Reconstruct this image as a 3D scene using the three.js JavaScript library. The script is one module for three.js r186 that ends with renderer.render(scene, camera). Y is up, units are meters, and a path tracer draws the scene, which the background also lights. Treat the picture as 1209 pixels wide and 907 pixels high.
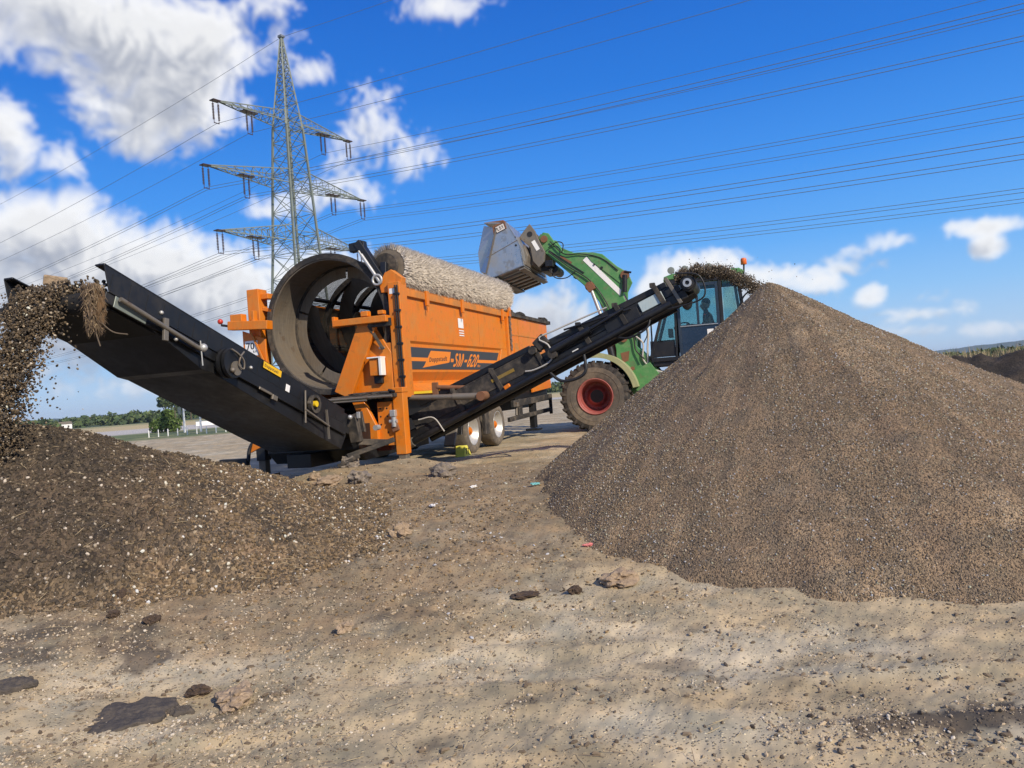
import * as THREE from 'three';
import { mergeGeometries } from 'three/addons/utils/BufferGeometryUtils.js';
import { RoundedBoxGeometry } from 'three/addons/geometries/RoundedBoxGeometry.js';
import { ImprovedNoise } from 'three/addons/math/ImprovedNoise.js';
import { MarchingCubes } from 'three/addons/objects/MarchingCubes.js';

// ---------------------------------------------------------------- camera, sky, sun, exposure
const scene = new THREE.Scene();
const camera = new THREE.PerspectiveCamera(53, 1024 / 768, 0.05, 20000);
camera.rotation.order = 'YXZ';
camera.position.set(0, 1.2, 0);
camera.rotation.set(0.42 * Math.PI / 180, 0, -4.2 * Math.PI / 180);
const renderer = new THREE.WebGLRenderer({ antialias: true });
renderer.toneMapping = THREE.LinearToneMapping;
renderer.toneMappingExposure = 1;
renderer.shadowMap.enabled = true;

const SUN = new THREE.Vector3(0.523, 0.552, 0.65).normalize();
const sun = new THREE.DirectionalLight(0xfff1dd, 5);
sun.position.set(SUN.x * 60, SUN.y * 60, SUN.z * 60 - 10);
sun.target.position.set(0, 0, -10);
sun.castShadow = true;
Object.assign(sun.shadow.camera, { left: -40, right: 40, top: 40, bottom: -40, near: 1, far: 200 });
sun.shadow.mapSize.set(4096, 4096);
scene.add(sun, sun.target);

const PN = new ImprovedNoise();
const fbm = (x, y, z, o = 4, g = 0.5, l = 2.03) => { let s = 0, a = 1, n = 0; for (let i = 0; i < o; i++) { s += a * PN.noise(x, y, z); n += a; a *= g; x = x * l + 7.3; y = y * l + 3.1; z = z * l + 5.7; } return s / n; };
const clamp = (v, a = 0, b = 1) => v < a ? a : v > b ? b : v;
const ss = (a, b, v) => { const t = clamp((v - a) / (b - a)); return t * t * (3 - 2 * t); };
const mix = (a, b, t) => a + (b - a) * t;
function rngOf(s) { return () => { s |= 0; s = s + 0x6D2B79F5 | 0; let t = Math.imul(s ^ s >>> 15, 1 | s); t = t + Math.imul(t ^ t >>> 7, 61 | t) ^ t; return ((t ^ t >>> 14) >>> 0) / 4294967296; }; }
const lin = (r, g, b) => [r, g, b].map(v => { v /= 255; return v < 0.04045 ? v / 12.92 : Math.pow((v + 0.055) / 1.055, 2.4); });

// clouds: azimuth, elevation, half width, half height (degrees), strength, greyness
const CLOUDS = [[-26, 24.2, 9.7, 4, 1], [-23.7, 21, 5.6, 4.4, 1], [-29.4, 25.6, 5.7, 2.7, 1], [-25, 18.1, 2.6, 1.7, .7], [-20.3, 23.8, 3.2, 3.4, 1], [-32.4, 17.4, 1.7, 2.9, .8], [-29.3, 16.5, 1.9, 1.1, .35],
  [-30.3, 12.0, 5.2, 2.6, 1], [-26, 10.0, 7.6, 3, 1], [-20.8, 8.3, 7.2, 3.6, 1, .1], [-30.5, 8.1, 7, 3.5, 1, .25], [-26.3, 5.3, 8.1, 3.0, .9, .45], [-24.5, 2.2, 8.6, 1.2, .45, .3], [-33, 3, 5, 2, .5, .4],
  [-12.9, 22.6, 1.6, 1.2, .5], [-8.9, 19.3, 3.4, 2.8, .62], [-6.6, 17, 2.5, 2.1, .5], [-11.7, 14.8, 3.6, 1.9, .5], [-15.9, 14, 2.9, 1.3, .5], [-11.2, 17.6, 2.0, 3.4, .45], [-2.6, 26.8, 3.8, 1.3, .6], [-16.1, 26.8, 2.3, 1.4, .55],
  [2.4, 5.0, 4.8, 2.8, .75, .65], [6.5, 4.0, 4, 2, .5, .5], [-11, 8, 5, 3, .85, .1], [-15, 9.5, 4, 2.5, .8], [14.5, 8, 3.4, 1.2, .85], [12, 6.5, 2.6, 1.3, .7, .2], [32.2, 7.9, 2.2, .7, .9], [32.2, 6.8, 1.2, 1, .95], [30.8, 8.3, 1.3, .5, .7],
  [24, 6.9, 2.1, 1.5, .5, .35], [26, 7.9, 3, .8, .36, .3], [21.8, 5.8, 2.4, 1.2, .75], [25.2, 4.5, 1, .9, .8], [28.1, 2.9, 2.9, .8, .55, .35], [27, 1.9, 3, .6, .6], [32.4, 1.6, 3.2, .7, .5], [19, 6.6, 3, 1.2, .7], [17, 5, 3, 1.5, .5, .3], [29, 3.9, 1.2, .6, .4, .5]];
{
  const r = rngOf(77);   // the same sort of sky goes on all round
  for (let i = 0; i < 110; i++) {
    let az = -180 + 360 * r(), el = 2 + Math.pow(r(), 1.3) * 72; const w = (2.5 + 6 * r()) * (el > 20 ? 1.3 : .8), st = .5 + .5 * r(), g = .3 * r();
    if (Math.abs(az) < 47 && el < 38) continue;
    const c = 1 / Math.max(.25, Math.cos(el * Math.PI / 180));
    CLOUDS.push([az, el, w * c, w * (.35 + .2 * r()), st, g], [az + w * .6 * c, el - .5, w * .7 * c, w * .3, st, g]);
  }
}
function makeSky(W, H) {
  const data = new Float32Array(W * H * 4);
  const stops = [[0, lin(196, 218, 238)], [1.5, lin(184, 214, 243)], [5, lin(146, 199, 249)], [9, lin(104, 176, 249)], [14, lin(72, 152, 242)], [21, lin(45, 124, 222)], [28, lin(34, 106, 206)], [50, lin(26, 90, 188)], [90, lin(20, 76, 172)]];
  const bins = [];   // clouds by azimuth
  for (let a = 0; a < 72; a++) { const m = -180 + a * 5 + 2.5; bins.push(CLOUDS.filter(c => { let d = Math.abs(c[0] - m); if (d > 180) d = 360 - d; return d < c[2] * 1.45 + 5; })); }
  const cover = (az, el, x, y, z, list) => {
    let b = 0, g = 0;
    for (const c of list) {
      let da = az - c[0]; if (da > 180) da -= 360; else if (da < -180) da += 360;
      const u = da / c[2], v = (el - c[1]) / c[3], q = u * u + (v < 0 ? v * v * 1.5 : v * v);
      if (q < 2) { const k = (1 - q / 2); const t = c[4] * k * k * 1.9; if (t > b) { g = c[5] || 0; } b = Math.max(b, t) + .22 * Math.min(b, t); }
    }
    return [b, g];
  };
  for (let j = 0; j < H; j++) {
    const el = ((j + .5) / H - .5) * 180, ce = Math.cos(el * Math.PI / 180), y = Math.sin(el * Math.PI / 180);
    for (let i = 0; i < W; i++) {
      const ang = ((i + .5) / W - .5) * 2 * Math.PI, x = Math.cos(ang) * ce, z = Math.sin(ang) * ce, k = (j * W + i) * 4;
      let e = Math.max(0, el), s = 0; while (s < stops.length - 2 && e > stops[s + 1][0]) s++;
      const f = clamp((e - stops[s][0]) / (stops[s + 1][0] - stops[s][0])), A = stops[s][1], B = stops[s + 1][1];
      let c = [0, 1, 2].map(q => mix(A[q], B[q], f));
      if (el < -.5) c = lin(120, 112, 100).map(v => v * .6);
      else {
        const az = Math.atan2(x, -z) * 180 / Math.PI, list = bins[clamp(Math.floor((az + 180) / 5), 0, 71)];
        if (list.length) {
          const fl = 1.0 + 1.1 * Math.exp(-el / 5);     // low clouds look flatter
          const wx = fbm(x * 9, y * 9 * fl, z * 9, 3) * .07, wy = fbm(x * 9 + 40, y * 9 * fl, z * 9, 3) * .07;
          const den = (dy, dx) => { const [b, g] = cover(az + dx, el + dy, x, y, z, list); if (b <= 0.01) return [-1, g];
            const yy = (y + dy * .0175) * fl + wy, xx = x + wx + dx * .0175;
            const n = fbm(xx * 13, yy * 13, z * 13 + wx, 3, .55) * .8 + (0.38 - Math.abs(fbm(xx * 34 + 3, yy * 34, z * 34, 3, .55)) * 1.5) * .5 + fbm(xx * 95, yy * 95, z * 95, 4, .62) * .46;
            return [b * .9 + n * 1.25 - .42, g]; };
          const [d, g] = den(0, 0);
          if (d > 0) {
            const [du] = den(1.3, .5);
            const al = (1 - Math.exp(-2.6 * Math.pow(d, 1.3))) * (1 - .25 * Math.exp(-el / 1.5));
            let L = .86 + .55 * clamp(d - Math.max(du, -.1), -.6, .5) - .26 * ss(.6, 1.5, d) - .45 * g;
            L = clamp(L, .1, 1);
            const hz = Math.exp(-el / 2.2) * .45;
            const lo = lin(132, 143, 166), hi = [1.0, 1.0, 1.0];
            c = c.map((v, q) => mix(v, mix(mix(lo[q], hi[q], Math.pow(L, 1.3)), v, hz), al));
          }
          // thin veil round the clouds
        }
      }
      data[k] = c[0]; data[k + 1] = c[1]; data[k + 2] = c[2]; data[k + 3] = 1;
    }
  }
  const t = new THREE.DataTexture(data, W, H, THREE.RGBAFormat, THREE.FloatType);
  t.mapping = THREE.EquirectangularReflectionMapping; t.magFilter = t.minFilter = THREE.LinearFilter; t.wrapS = THREE.RepeatWrapping; t.needsUpdate = true;
  return t;
}
const skyTex = makeSky(2048, 1024);
scene.background = skyTex; scene.environment = skyTex;

// ---------------------------------------------------------------- helpers
const V = (x, y, z) => new THREE.Vector3(x, y, z);
const vec = (a) => a.isVector3 ? a : V(a[0], a[1], a[2]);
function flat(g) { const q = g.index ? g.toNonIndexed() : g; for (const k of Object.keys(q.attributes)) if (!['position', 'normal', 'uv'].includes(k)) q.deleteAttribute(k); if (!q.attributes.uv) q.setAttribute('uv', new THREE.BufferAttribute(new Float32Array(q.attributes.position.count * 2), 2)); q.clearGroups(); return q; }
function boxUV(g) {
  const p = g.attributes.position, uv = g.attributes.uv, a = V(0, 0, 0), b = V(0, 0, 0), c = V(0, 0, 0);
  for (let i = 0; i < p.count; i += 3) {
    a.fromBufferAttribute(p, i); b.fromBufferAttribute(p, i + 1); c.fromBufferAttribute(p, i + 2);
    const n = b.clone().sub(a).cross(c.clone().sub(a)), ax = Math.abs(n.x), ay = Math.abs(n.y), az = Math.abs(n.z);
    [a, b, c].forEach((v, k) => ay >= ax && ay >= az ? uv.setXY(i + k, v.x, v.z) : ax >= az ? uv.setXY(i + k, v.z, v.y) : uv.setXY(i + k, v.x, v.y));
  }
  return g;
}
const merge = (gs, uvs = true) => { const g = mergeGeometries((Array.isArray(gs) ? gs.flat(9) : [gs]).map(flat), false); return uvs ? boxUV(g) : g; };
const box = (w, h, d, x = 0, y = 0, z = 0, rx = 0, ry = 0, rz = 0) => { const m = Math.min(w, h, d), g = m > .012 ? new RoundedBoxGeometry(w, h, d, 1, Math.min(.012, m * .18)) : new THREE.BoxGeometry(w, h, d); g.rotateX(rx); g.rotateY(ry); g.rotateZ(rz); g.translate(x, y, z); return g; };
const span = (x0, x1, y0, y1, z0, z1) => box(x1 - x0, y1 - y0, z1 - z0, (x0 + x1) / 2, (y0 + y1) / 2, (z0 + z1) / 2);
function orient(g, a, b, up) {   // geometry built along +z, centred, onto the segment a-b
  a = vec(a); b = vec(b); const z = b.clone().sub(a).normalize(); let u = up ? vec(up) : V(0, 1, 0); if (Math.abs(u.dot(z)) > .995) u = V(1, 0, 0);
  const x = u.clone().cross(z).normalize(), y = z.clone().cross(x), m = new THREE.Matrix4().makeBasis(x, y, z); m.setPosition(a.clone().add(b).multiplyScalar(.5)); g.applyMatrix4(m); return g;
}
const beam = (a, b, w, h, up) => { const l = vec(a).distanceTo(vec(b)), m = Math.min(w, h); return orient(m > .012 ? new RoundedBoxGeometry(w, h, l, 1, Math.min(.01, m * .15)) : new THREE.BoxGeometry(w, h, l), a, b, up); };
const rod = (a, b, r, seg = 12, r2 = r) => { const g = new THREE.CylinderGeometry(r2, r, vec(a).distanceTo(vec(b)), seg); g.rotateX(Math.PI / 2); return orient(g, a, b); };
const bar = (a, b, w) => orient(new THREE.BoxGeometry(w, w, vec(a).distanceTo(vec(b))), a, b);
const tube = (pts, r, n = 24, seg = 7) => new THREE.TubeGeometry(new THREE.CatmullRomCurve3(pts.map(vec)), n, r, seg);
function plate(pts, z0, z1, bev = .006) { const s = new THREE.Shape(pts.map(p => new THREE.Vector2(p[0], p[1]))), b = Math.min(bev, (z1 - z0) * .3); const g = new THREE.ExtrudeGeometry(s, { depth: z1 - z0 - 2 * b, bevelEnabled: b > 0, bevelThickness: b, bevelSize: b, bevelOffset: -b, bevelSegments: 1, curveSegments: 10 }); g.translate(0, 0, z0 + b); return g; }
function plateX(pts, x0, x1, bev) { const g = plate(pts.map(p => [-p[0], p[1]]), x0, x1, bev); g.applyMatrix4(new THREE.Matrix4().makeBasis(V(0, 0, -1), V(0, 1, 0), V(1, 0, 0))); return g; }   // pts are (z, y)
const ring = (r0, r1, z0, z1, seg = 64) => { const g = new THREE.LatheGeometry([[r0, z0], [r1, z0], [r1, z1], [r0, z1], [r0, z0]].map(p => new THREE.Vector2(p[0], p[1])), seg); g.rotateX(Math.PI / 2); const h = flat(g); h.computeVertexNormals(); return h; };   // about z
const lathe = (pts, seg = 40) => { const g = new THREE.LatheGeometry(pts.map(p => new THREE.Vector2(p[0], p[1])), seg); g.rotateX(Math.PI / 2); return g; };   // (radius, z)
const move = (g, x, y, z) => { g.translate(x, y, z); return g; };
function part(name, gs, mat, parent, opt = {}) { const m = new THREE.Mesh(merge(gs, opt.uv !== 'own'), mat); m.name = name; m.castShadow = m.receiveShadow = true; if (opt.label) m.userData.label = opt.label; if (opt.kind) m.userData.kind = opt.kind; parent.add(m); return m; }
function group(name, parent, x = 0, y = 0, z = 0) { const g = new THREE.Group(); g.name = name; g.position.set(x, y, z); parent.add(g); return g; }
const counts = {};
const numbered = (n) => { const c = counts[n] = (counts[n] ?? -1) + 1; return c ? n + '_' + String(c).padStart(3, '0') : n; };
function tag(o, label, category, grp, kind) { o.name = numbered(o.name); if (label) o.userData.label = label; if (category) o.userData.category = category; if (grp) o.userData.group = grp; if (kind) o.userData.kind = kind; return o; }
function thing(name, label, category, pos = [0, 0, 0], turn = 0, grp) { const g = group(name, scene, ...pos); g.rotation.y = turn; return tag(g, label, category, grp); }

// ---------------------------------------------------------------- procedural textures
function lattice(seed, n) { const r = rngOf(seed), a = new Float32Array(n * n); for (let i = 0; i < n * n; i++) a[i] = r(); return (u, v) => { u = (u % 1 + 1) % 1 * n; v = (v % 1 + 1) % 1 * n; const x = Math.floor(u), y = Math.floor(v), fx = u - x, fy = v - y, sx = fx * fx * (3 - 2 * fx), sy = fy * fy * (3 - 2 * fy), X = (x + 1) % n, Y = (y + 1) % n, xx = x % n, yy = y % n; return mix(mix(a[yy * n + xx], a[yy * n + X], sx), mix(a[Y * n + xx], a[Y * n + X], sx), sy); }; }
function tiled(seed, n, oct = 4, g = .5) { const ls = []; for (let i = 0; i < oct; i++) ls.push(lattice(seed + i * 13, Math.min(512, n << i))); return (u, v) => { let s = 0, a = 1, t = 0; for (const l of ls) { s += a * l(u, v); t += a; a *= g; } return s / t; }; }
function tex(size, fn, metres, srgb = true) {
  const d = new Uint8Array(size * size * 4);
  for (let j = 0; j < size; j++) for (let i = 0; i < size; i++) { const c = fn((i + .5) / size, (j + .5) / size), k = (j * size + i) * 4; for (let q = 0; q < 3; q++) d[k + q] = clamp(c[q] ?? c[0], 0, 1) * 255; d[k + 3] = 255; }
  const t = new THREE.DataTexture(d, size, size); t.wrapS = t.wrapT = THREE.RepeatWrapping; t.magFilter = THREE.LinearFilter; t.minFilter = THREE.LinearMipmapLinearFilter; t.generateMipmaps = true; if (srgb) t.colorSpace = THREE.SRGBColorSpace; t.repeat.set(1 / metres, 1 / metres); t.needsUpdate = true; return t;
}
const mixc = (a, b, t) => a.map((v, i) => mix(v, b[i], t));
const rgb = (r, g, b) => [r / 255, g / 255, b / 255];
// painted or bare metal with dust, rubbed spots and streaks that have an outline of their own
function paint(base, dust, amount, seed, o = {}) {
  const a = tiled(seed, 4, 5), b = tiled(seed + 5, 24, 4, .65), st = lattice(seed + 9, 128), c = tiled(seed + 21, 9, 5, .6);
  const map = tex(512, (u, v) => {
    const streak = st(u, v * .06) * .5 + .5 * st(u * 2.0, v * .12 + .3), d = ss(.5 - amount * .25, .78, a(u, v) * .6 + b(u, v) * .4) * amount, w = (b(u, v) - .5) * (o.grain ?? .1) + (streak - .5) * (o.streak ?? .06) + (a(u, v) - .5) * .08;
    let q = mixc(base, dust, d); const chip = ss(.66, .7, c(u, v)) * (o.chip ?? 0); if (o.rust) q = mixc(q, o.rust, chip); return q.map(x => x * (1 + w));
  }, o.metres ?? 1.6);
  const rough = tex(256, (u, v) => { const k = (o.rough ?? .5) + (a(u, v) - .5) * .35 + (b(u, v) - .5) * .25; return [1, k, 1]; }, o.metres ?? 1.6, false);
  return new THREE.MeshStandardMaterial({ map, roughness: 1, roughnessMap: rough, metalness: o.metal ?? 0, bumpMap: o.bump ? tex(256, (u, v) => [b(u, v)], o.metres ?? 1.6, false) : null, bumpScale: o.bump ?? 1, side: THREE.DoubleSide });
}
const MAT = {
  orange: paint(rgb(220, 118, 14), rgb(168, 122, 76), .6, 11, { rough: .5, chip: .22, rust: rgb(140, 96, 60), grain: .1, streak: .07 }),
  orangeDusty: paint(rgb(214, 128, 44), rgb(120, 98, 76), .75, 31, { rough: .75, grain: .2, bump: .002 }),
  black: paint(rgb(24, 25, 27), rgb(72, 66, 58), .3, 51, { rough: .5, grain: .15 }),
  blackDusty: paint(rgb(38, 37, 36), rgb(112, 100, 84), .7, 71, { rough: .85, grain: .3, bump: .002 }),
  steel: paint(rgb(122, 116, 106), rgb(98, 84, 66), .5, 91, { rough: .55, metal: .35, grain: .16, chip: .5, rust: rgb(92, 68, 48) }),
  drumSteel: paint(rgb(118, 110, 98), rgb(96, 82, 64), .6, 101, { rough: .6, metal: .2, grain: .2, streak: .2, chip: .4, rust: rgb(84, 66, 50) }),
  bucketSteel: paint(rgb(176, 180, 182), rgb(140, 128, 108), .35, 121, { rough: .4, metal: .7, grain: .12, chip: .2, rust: rgb(110, 92, 70) }),
  bright: paint(rgb(190, 190, 186), rgb(140, 130, 112), .3, 141, { rough: .4, metal: .5, grain: .1 }),
  rubber: paint(rgb(44, 43, 42), rgb(116, 104, 88), .55, 161, { rough: .9, grain: .2, bump: .002 }),
  dustyRubber: paint(rgb(86, 80, 72), rgb(132, 118, 98), .6, 171, { rough: .95, grain: .2, bump: .002 }),
  belt: paint(rgb(22, 22, 22), rgb(60, 52, 44), .45, 181, { rough: .9, grain: .25 }),
  green: paint(rgb(76, 134, 74), rgb(132, 136, 104), .5, 201, { rough: .5, grain: .1, chip: .4, rust: rgb(112, 100, 74) }),
  greenDusty: paint(rgb(150, 158, 116), rgb(158, 146, 112), .7, 221, { rough: .8, grain: .15 }),
  red: paint(rgb(152, 76, 70), rgb(142, 108, 92), .7, 241, { rough: .55, grain: .12 }),
  rust: paint(rgb(124, 84, 58), rgb(96, 76, 58), .5, 261, { rough: .85, grain: .3 }),
  white: paint(rgb(232, 232, 228), rgb(190, 184, 170), .25, 281, { rough: .5, grain: .05 }),
  yellow: paint(rgb(226, 190, 28), rgb(170, 150, 90), .3, 291, { rough: .5, grain: .08 }),
  chock: paint(rgb(236, 228, 92), rgb(180, 164, 96), .25, 301, { rough: .6, grain: .1 }),
  galvan: paint(rgb(126, 134, 126), rgb(98, 106, 98), .5, 321, { rough: .6, metal: .25, grain: .1 }),
  dark: new THREE.MeshStandardMaterial({ color: new THREE.Color().setRGB(.012, .012, .013), roughness: .6 }),
  hose: new THREE.MeshStandardMaterial({ color: new THREE.Color().setRGB(.015, .015, .016), roughness: .5 }),
  cable: new THREE.MeshStandardMaterial({ color: new THREE.Color().setRGB(.45, .43, .38), roughness: .7 }),
  lampRed: new THREE.MeshStandardMaterial({ color: new THREE.Color().setRGB(.5, .04, .02), roughness: .3 }),
  beacon: new THREE.MeshStandardMaterial({ color: new THREE.Color().setRGB(.75, .16, .03), roughness: .3 }),
  glass: new THREE.MeshPhysicalMaterial({ color: new THREE.Color().setRGB(.68, .8, .78), roughness: .03, transmission: 1, thickness: 0, ior: 1.5, side: THREE.DoubleSide }),
  wire: new THREE.MeshStandardMaterial({ color: new THREE.Color().setRGB(.15, .17, .2), roughness: .6 }),
  insulator: new THREE.MeshStandardMaterial({ color: new THREE.Color().setRGB(.05, .025, .02), roughness: .35 }),
};

// ---------------------------------------------------------------- ground
const TAU = Math.PI * 2;
const yardEdge = (x, z) => { const az = Math.atan2(x, -z) * 57.3; return 42 + 26 * ss(-14, 2, az) - 20 * 0 + 3 * fbm(x * .05, 2, z * .05, 2); };
const bump = (x, z, cx, cz, rx, rz, h) => { const u = (x - cx) / rx, v = (z - cz) / rz; return h * Math.exp(-(u * u + v * v)); };
function groundH(x, z) {
  const dep = -z, r = Math.hypot(x, z);
  let y = mix(-.43, .05, ss(4.2, 10.2, dep)) + .2 * ss(-1.2, -4.2, x) * (1 - ss(6, 11, dep)) + .06 * ss(1, 3, x) * ss(7, 4, dep);
  y += bump(x, z, -2.1, -11.15, .75, .55, .15) + bump(x, z, -2.75, -10.7, .6, .5, .16) + bump(x, z, -1.55, -11.55, .6, .35, .14) + bump(x, z, .1, -12.9, 1.0, .55, .1) + bump(x, z, -.5, -11.4, 1.0, .5, .06) + bump(x, z, -2.2, -9.6, .8, .6, .06) + bump(x, z, .9, -14, 1.2, .8, .08);
  const n = r < 45 ? 1 : clamp((70 - r) / 25);
  if (n > 0) y += n * (.045 * fbm(x * .7, 1.3, z * .7, 3) + .03 * fbm(x * 2.3, 5.1, z * 2.3, 3) + .016 * fbm(x * 7, 2.1, z * 7, 3));
  if (r < 16) {
    y += .012 * fbm(x * 22, 9.1, z * 22, 2) * ss(16, 8, r);
    // lumps and rubble by the coarse heap and along the wheel tracks
    const rough = ss(1.4, .4, Math.hypot((x + 2.2) / 2.2, (z + 6.4) / 2.4)) ;
    y += rough * .05 * Math.max(0, fbm(x * 9, 3.3, z * 9, 3)); const ch = ss(1.3, .6, Math.hypot((x + .9) / 2.6, (z + 8.8) / 2.8)); y += ch * .05; y += ch * (.03 * fbm(x * 5, 4.3, z * 5, 3) + .022 * Math.max(0, fbm(x * 16, 1.3, z * 16, 2)));
    // wheel ruts pressed across the yard
    for (const [a, b, c] of [[-4.55, .10, .02], [-6.05, .16, .02], [-3.75, -.05, .03]]) { const d = z - (a + b * x + c * x * x), w = ss(.26, .16, Math.abs(d)), fade = ss(-.25, .15, fbm(x * .6, a, 3, 2)); y += fade * (-.018 * w + .014 * Math.exp(-Math.pow((Math.abs(d) - .28) / .06, 2))); }
  }
  const e = yardEdge(x, z); y -= 3.05 * ss(e, e + 45, r);
  return y;
}
const PILE = { x: 3.36, y: 2.33, z: -9.9 }, HEAP = { x: -4.6, y: 1.2, z: -7.25 };
function slopeAt(list, th) { th = (th % TAU + TAU) % TAU * 57.29578; for (let i = 0; i < list.length; i++) { const a = list[i], b = list[(i + 1) % list.length], hi = i + 1 < list.length ? b[0] : b[0] + 360; if (th >= a[0] && th <= hi) return mix(a[1], b[1], ss(0, 1, (th - a[0]) / (hi - a[0]))); } return list[0][1]; }
const S1 = [[0, .77], [38, .62], [85, .54], [130, .60], [175, .69], [200, .71], [270, .76], [320, .82]], S2 = [[0, .46], [18, .58], [34, .74], [60, .86], [90, .86], [180, .66], [270, .5], [325, .37]];
function pileH(x, z) {
  const dx = x - PILE.x, dz = z - PILE.z, r = Math.hypot(dx, dz), th = Math.atan2(dz, dx);
  const rr = Math.sqrt(r * r + .012) - .11;
  let y = PILE.y - rr * slopeAt(S1, th) * (1 + .0 * r);
  y -= .17 * (1 - Math.exp(-r * 2.2)) * ss(1.5, 2.8, Math.abs(th));
  const w = ss(.1, 1.2, r);
  y += w * (.03 * fbm(Math.cos(th) * 2.4 + 4, Math.sin(th) * 2.4, r * .3, 3) * Math.min(r, 3) + .035 * fbm(x * 1.3, 4, z * 1.3, 3) + .014 * fbm(x * 5, 2, z * 5, 3));
  // a slipped tongue on the right flank
  y += .09 * ss(1.6, 3.2, r) * Math.exp(-Math.pow((th - .75 - .1 * Math.sin(r * 2)) / .22, 2));
  const sl = fbm(Math.cos(th) * 9 + 3, Math.sin(th) * 9, r * .5, 3); y += .014 * ss(.4, 1.5, r) * ss(-.1, .3, sl);   // shallow slips down the flank
  y += .10 * Math.exp(-Math.pow((y - groundH(x, z)) / .18, 2)) * fbm(x * 1.7, 6, z * 1.7, 3);
  return y;
}
function heapH(x, z) {
  const dx = x - HEAP.x, dz = z - HEAP.z, r = Math.hypot(dx, dz), th = Math.atan2(dz, dx);
  const rr = Math.sqrt(r * r + .05) - .22; let y = HEAP.y - rr * slopeAt(S2, th);
  const w = ss(.1, .8, r); y += w * (.09 * fbm(x * 1.1, 8, z * 1.1, 3) + .06 * fbm(x * 3.1, 5, z * 3.1, 3) + .03 * fbm(x * 9, 1, z * 9, 2));
  const g = groundH(x, z), k = .05 + .12 * ss(0.3, 1.6, dx), d = y - g;     // the loose foot runs out over the yard
  if (Math.abs(d) < k) y = g + (d + k) * (d + k) / (4 * k) + .025 * fbm(x * 6, 2, z * 6, 3) * (1 - Math.abs(d) / k) - .012; return y;
}
const groundTop = (x, z) => groundH(x, z);
const C = { tan: [.545, .44, .265], pale: [.65, .56, .38], brown: [.30, .214, .12], dark: [.12, .092, .062], mid: [.43, .33, .182], grass: [.16, .21, .06], straw: [.66, .53, .26], grey: [.66, .62, .54], hay: [.46, .42, .18] };
function groundColour(x, z) {
  const r = Math.hypot(x, z), dep = -z;
  const n1 = fbm(x * .55, 11, z * .9, 4), n2 = fbm(x * 2.2, 4, z * 2.8, 4), n3 = fbm(x * 8, 6, z * 8, 3);
  let c = mixc(C.tan, C.pale, ss(-.12, .3, n1 + n2 * .35));
  c = mixc(c, C.mid, ss(.02, .26, fbm(x * .8, 21, z * 1.4, 4) + n3 * .3) * .75);
  // churned brown soil between the heaps and the machine
  const churn = ss(1.3, .6, Math.hypot((x + .9) / 2.6, (z + 8.9) / 3.0) + n2 * .4) + ss(1.25, .6, Math.hypot((x + 2.3) / 2.2, (z + 6.5) / 1.7) + n2 * .4);
  c = mixc(c, C.brown, clamp(churn) * clamp(.8 + .7 * n3 + .5 * n2));
  // damp soil bottom left and the oil-dark streak bottom right
  const damp = ss(.12, .3, n2 * .8 + n3 * .25 + .42 * ss(1.15, .4, Math.hypot((x + 3.0) / 1.0, (z + 5.1) / .55)) - .12) * ss(-1.4, -2.2, x) * ss(6.2, 5.4, dep);
  c = mixc(c, C.dark, clamp(damp) * .85);
  const oil = ss(.1, .42, 1 - Math.hypot((x - 2.0) / .75, (z + 3.46 + (x - 2) * .1) / .19) + n3 * .8 + n2 * .5);
  c = mixc(c, [.07, .055, .042], clamp(oil) * .9);
  c = mixc(c, C.dark, ss(.27, .38, fbm(x * 1.6, 31, z * 2.6, 4) + n3 * .12) * .6 * ss(12, 5, r));
  const g = 1 + n3 * .28 + n2 * .15; c = c.map(v => v * g);
  const e = yardEdge(x, z);
  if (r > e - 4) {
    let f = mixc(C.grass, C.hay, ss(-.2, .35, fbm(x * .06, 3, z * .06, 3)));
    const q = r + 18 * fbm(x * .01, 9, z * .01, 2);
    if (q > 205) f = mixc(f, C.grey, ss(205, 225, q)); if (q > 290) f = mixc(f, C.straw, ss(290, 305, q)); if (q > 430) f = mixc(f, C.hay, ss(430, 450, q)); if (q > 520) f = mixc(f, [.07, .11, .035], ss(520, 560, q));
    if (q > 900) f = mixc(f, mixc(C.grass, C.straw, ss(-.1, .2, fbm(x * .002, 4, z * .002, 3)) * .6), .8);
    c = mixc(c, f, ss(e - 3, e + 2, r + n2 * 3));
  }
  return c;
}
// a sheet as a polar net round the middle of the yard: fine close by, coarse far off
function polarSheet(cx, cz, radii, angles, hf, cf) {
  const R = radii.length, A = angles.length, P = new Float32Array(R * A * 3), U = new Float32Array(R * A * 2), K = new Float32Array(R * A * 3), I = [];
  for (let i = 0; i < R; i++) for (let j = 0; j < A; j++) {
    const k = i * A + j, x = cx + radii[i] * Math.cos(angles[j]), z = cz + radii[i] * Math.sin(angles[j]), c = cf(x, z, radii[i]);
    P.set([x, hf(x, z, radii[i]), z], k * 3); U.set([x, z], k * 2); K.set(c, k * 3);
    if (i < R - 1) { const j2 = (j + 1) % A, a = k, b = i * A + j2, d = (i + 1) * A + j, e = (i + 1) * A + j2; I.push(a, b, e, a, e, d); }
  }
  const g = new THREE.BufferGeometry(); g.setAttribute('position', new THREE.BufferAttribute(P, 3)); g.setAttribute('uv', new THREE.BufferAttribute(U, 2)); g.setAttribute('color', new THREE.BufferAttribute(K, 3)); g.setIndex(I); g.computeVertexNormals(); return g;
}
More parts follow.
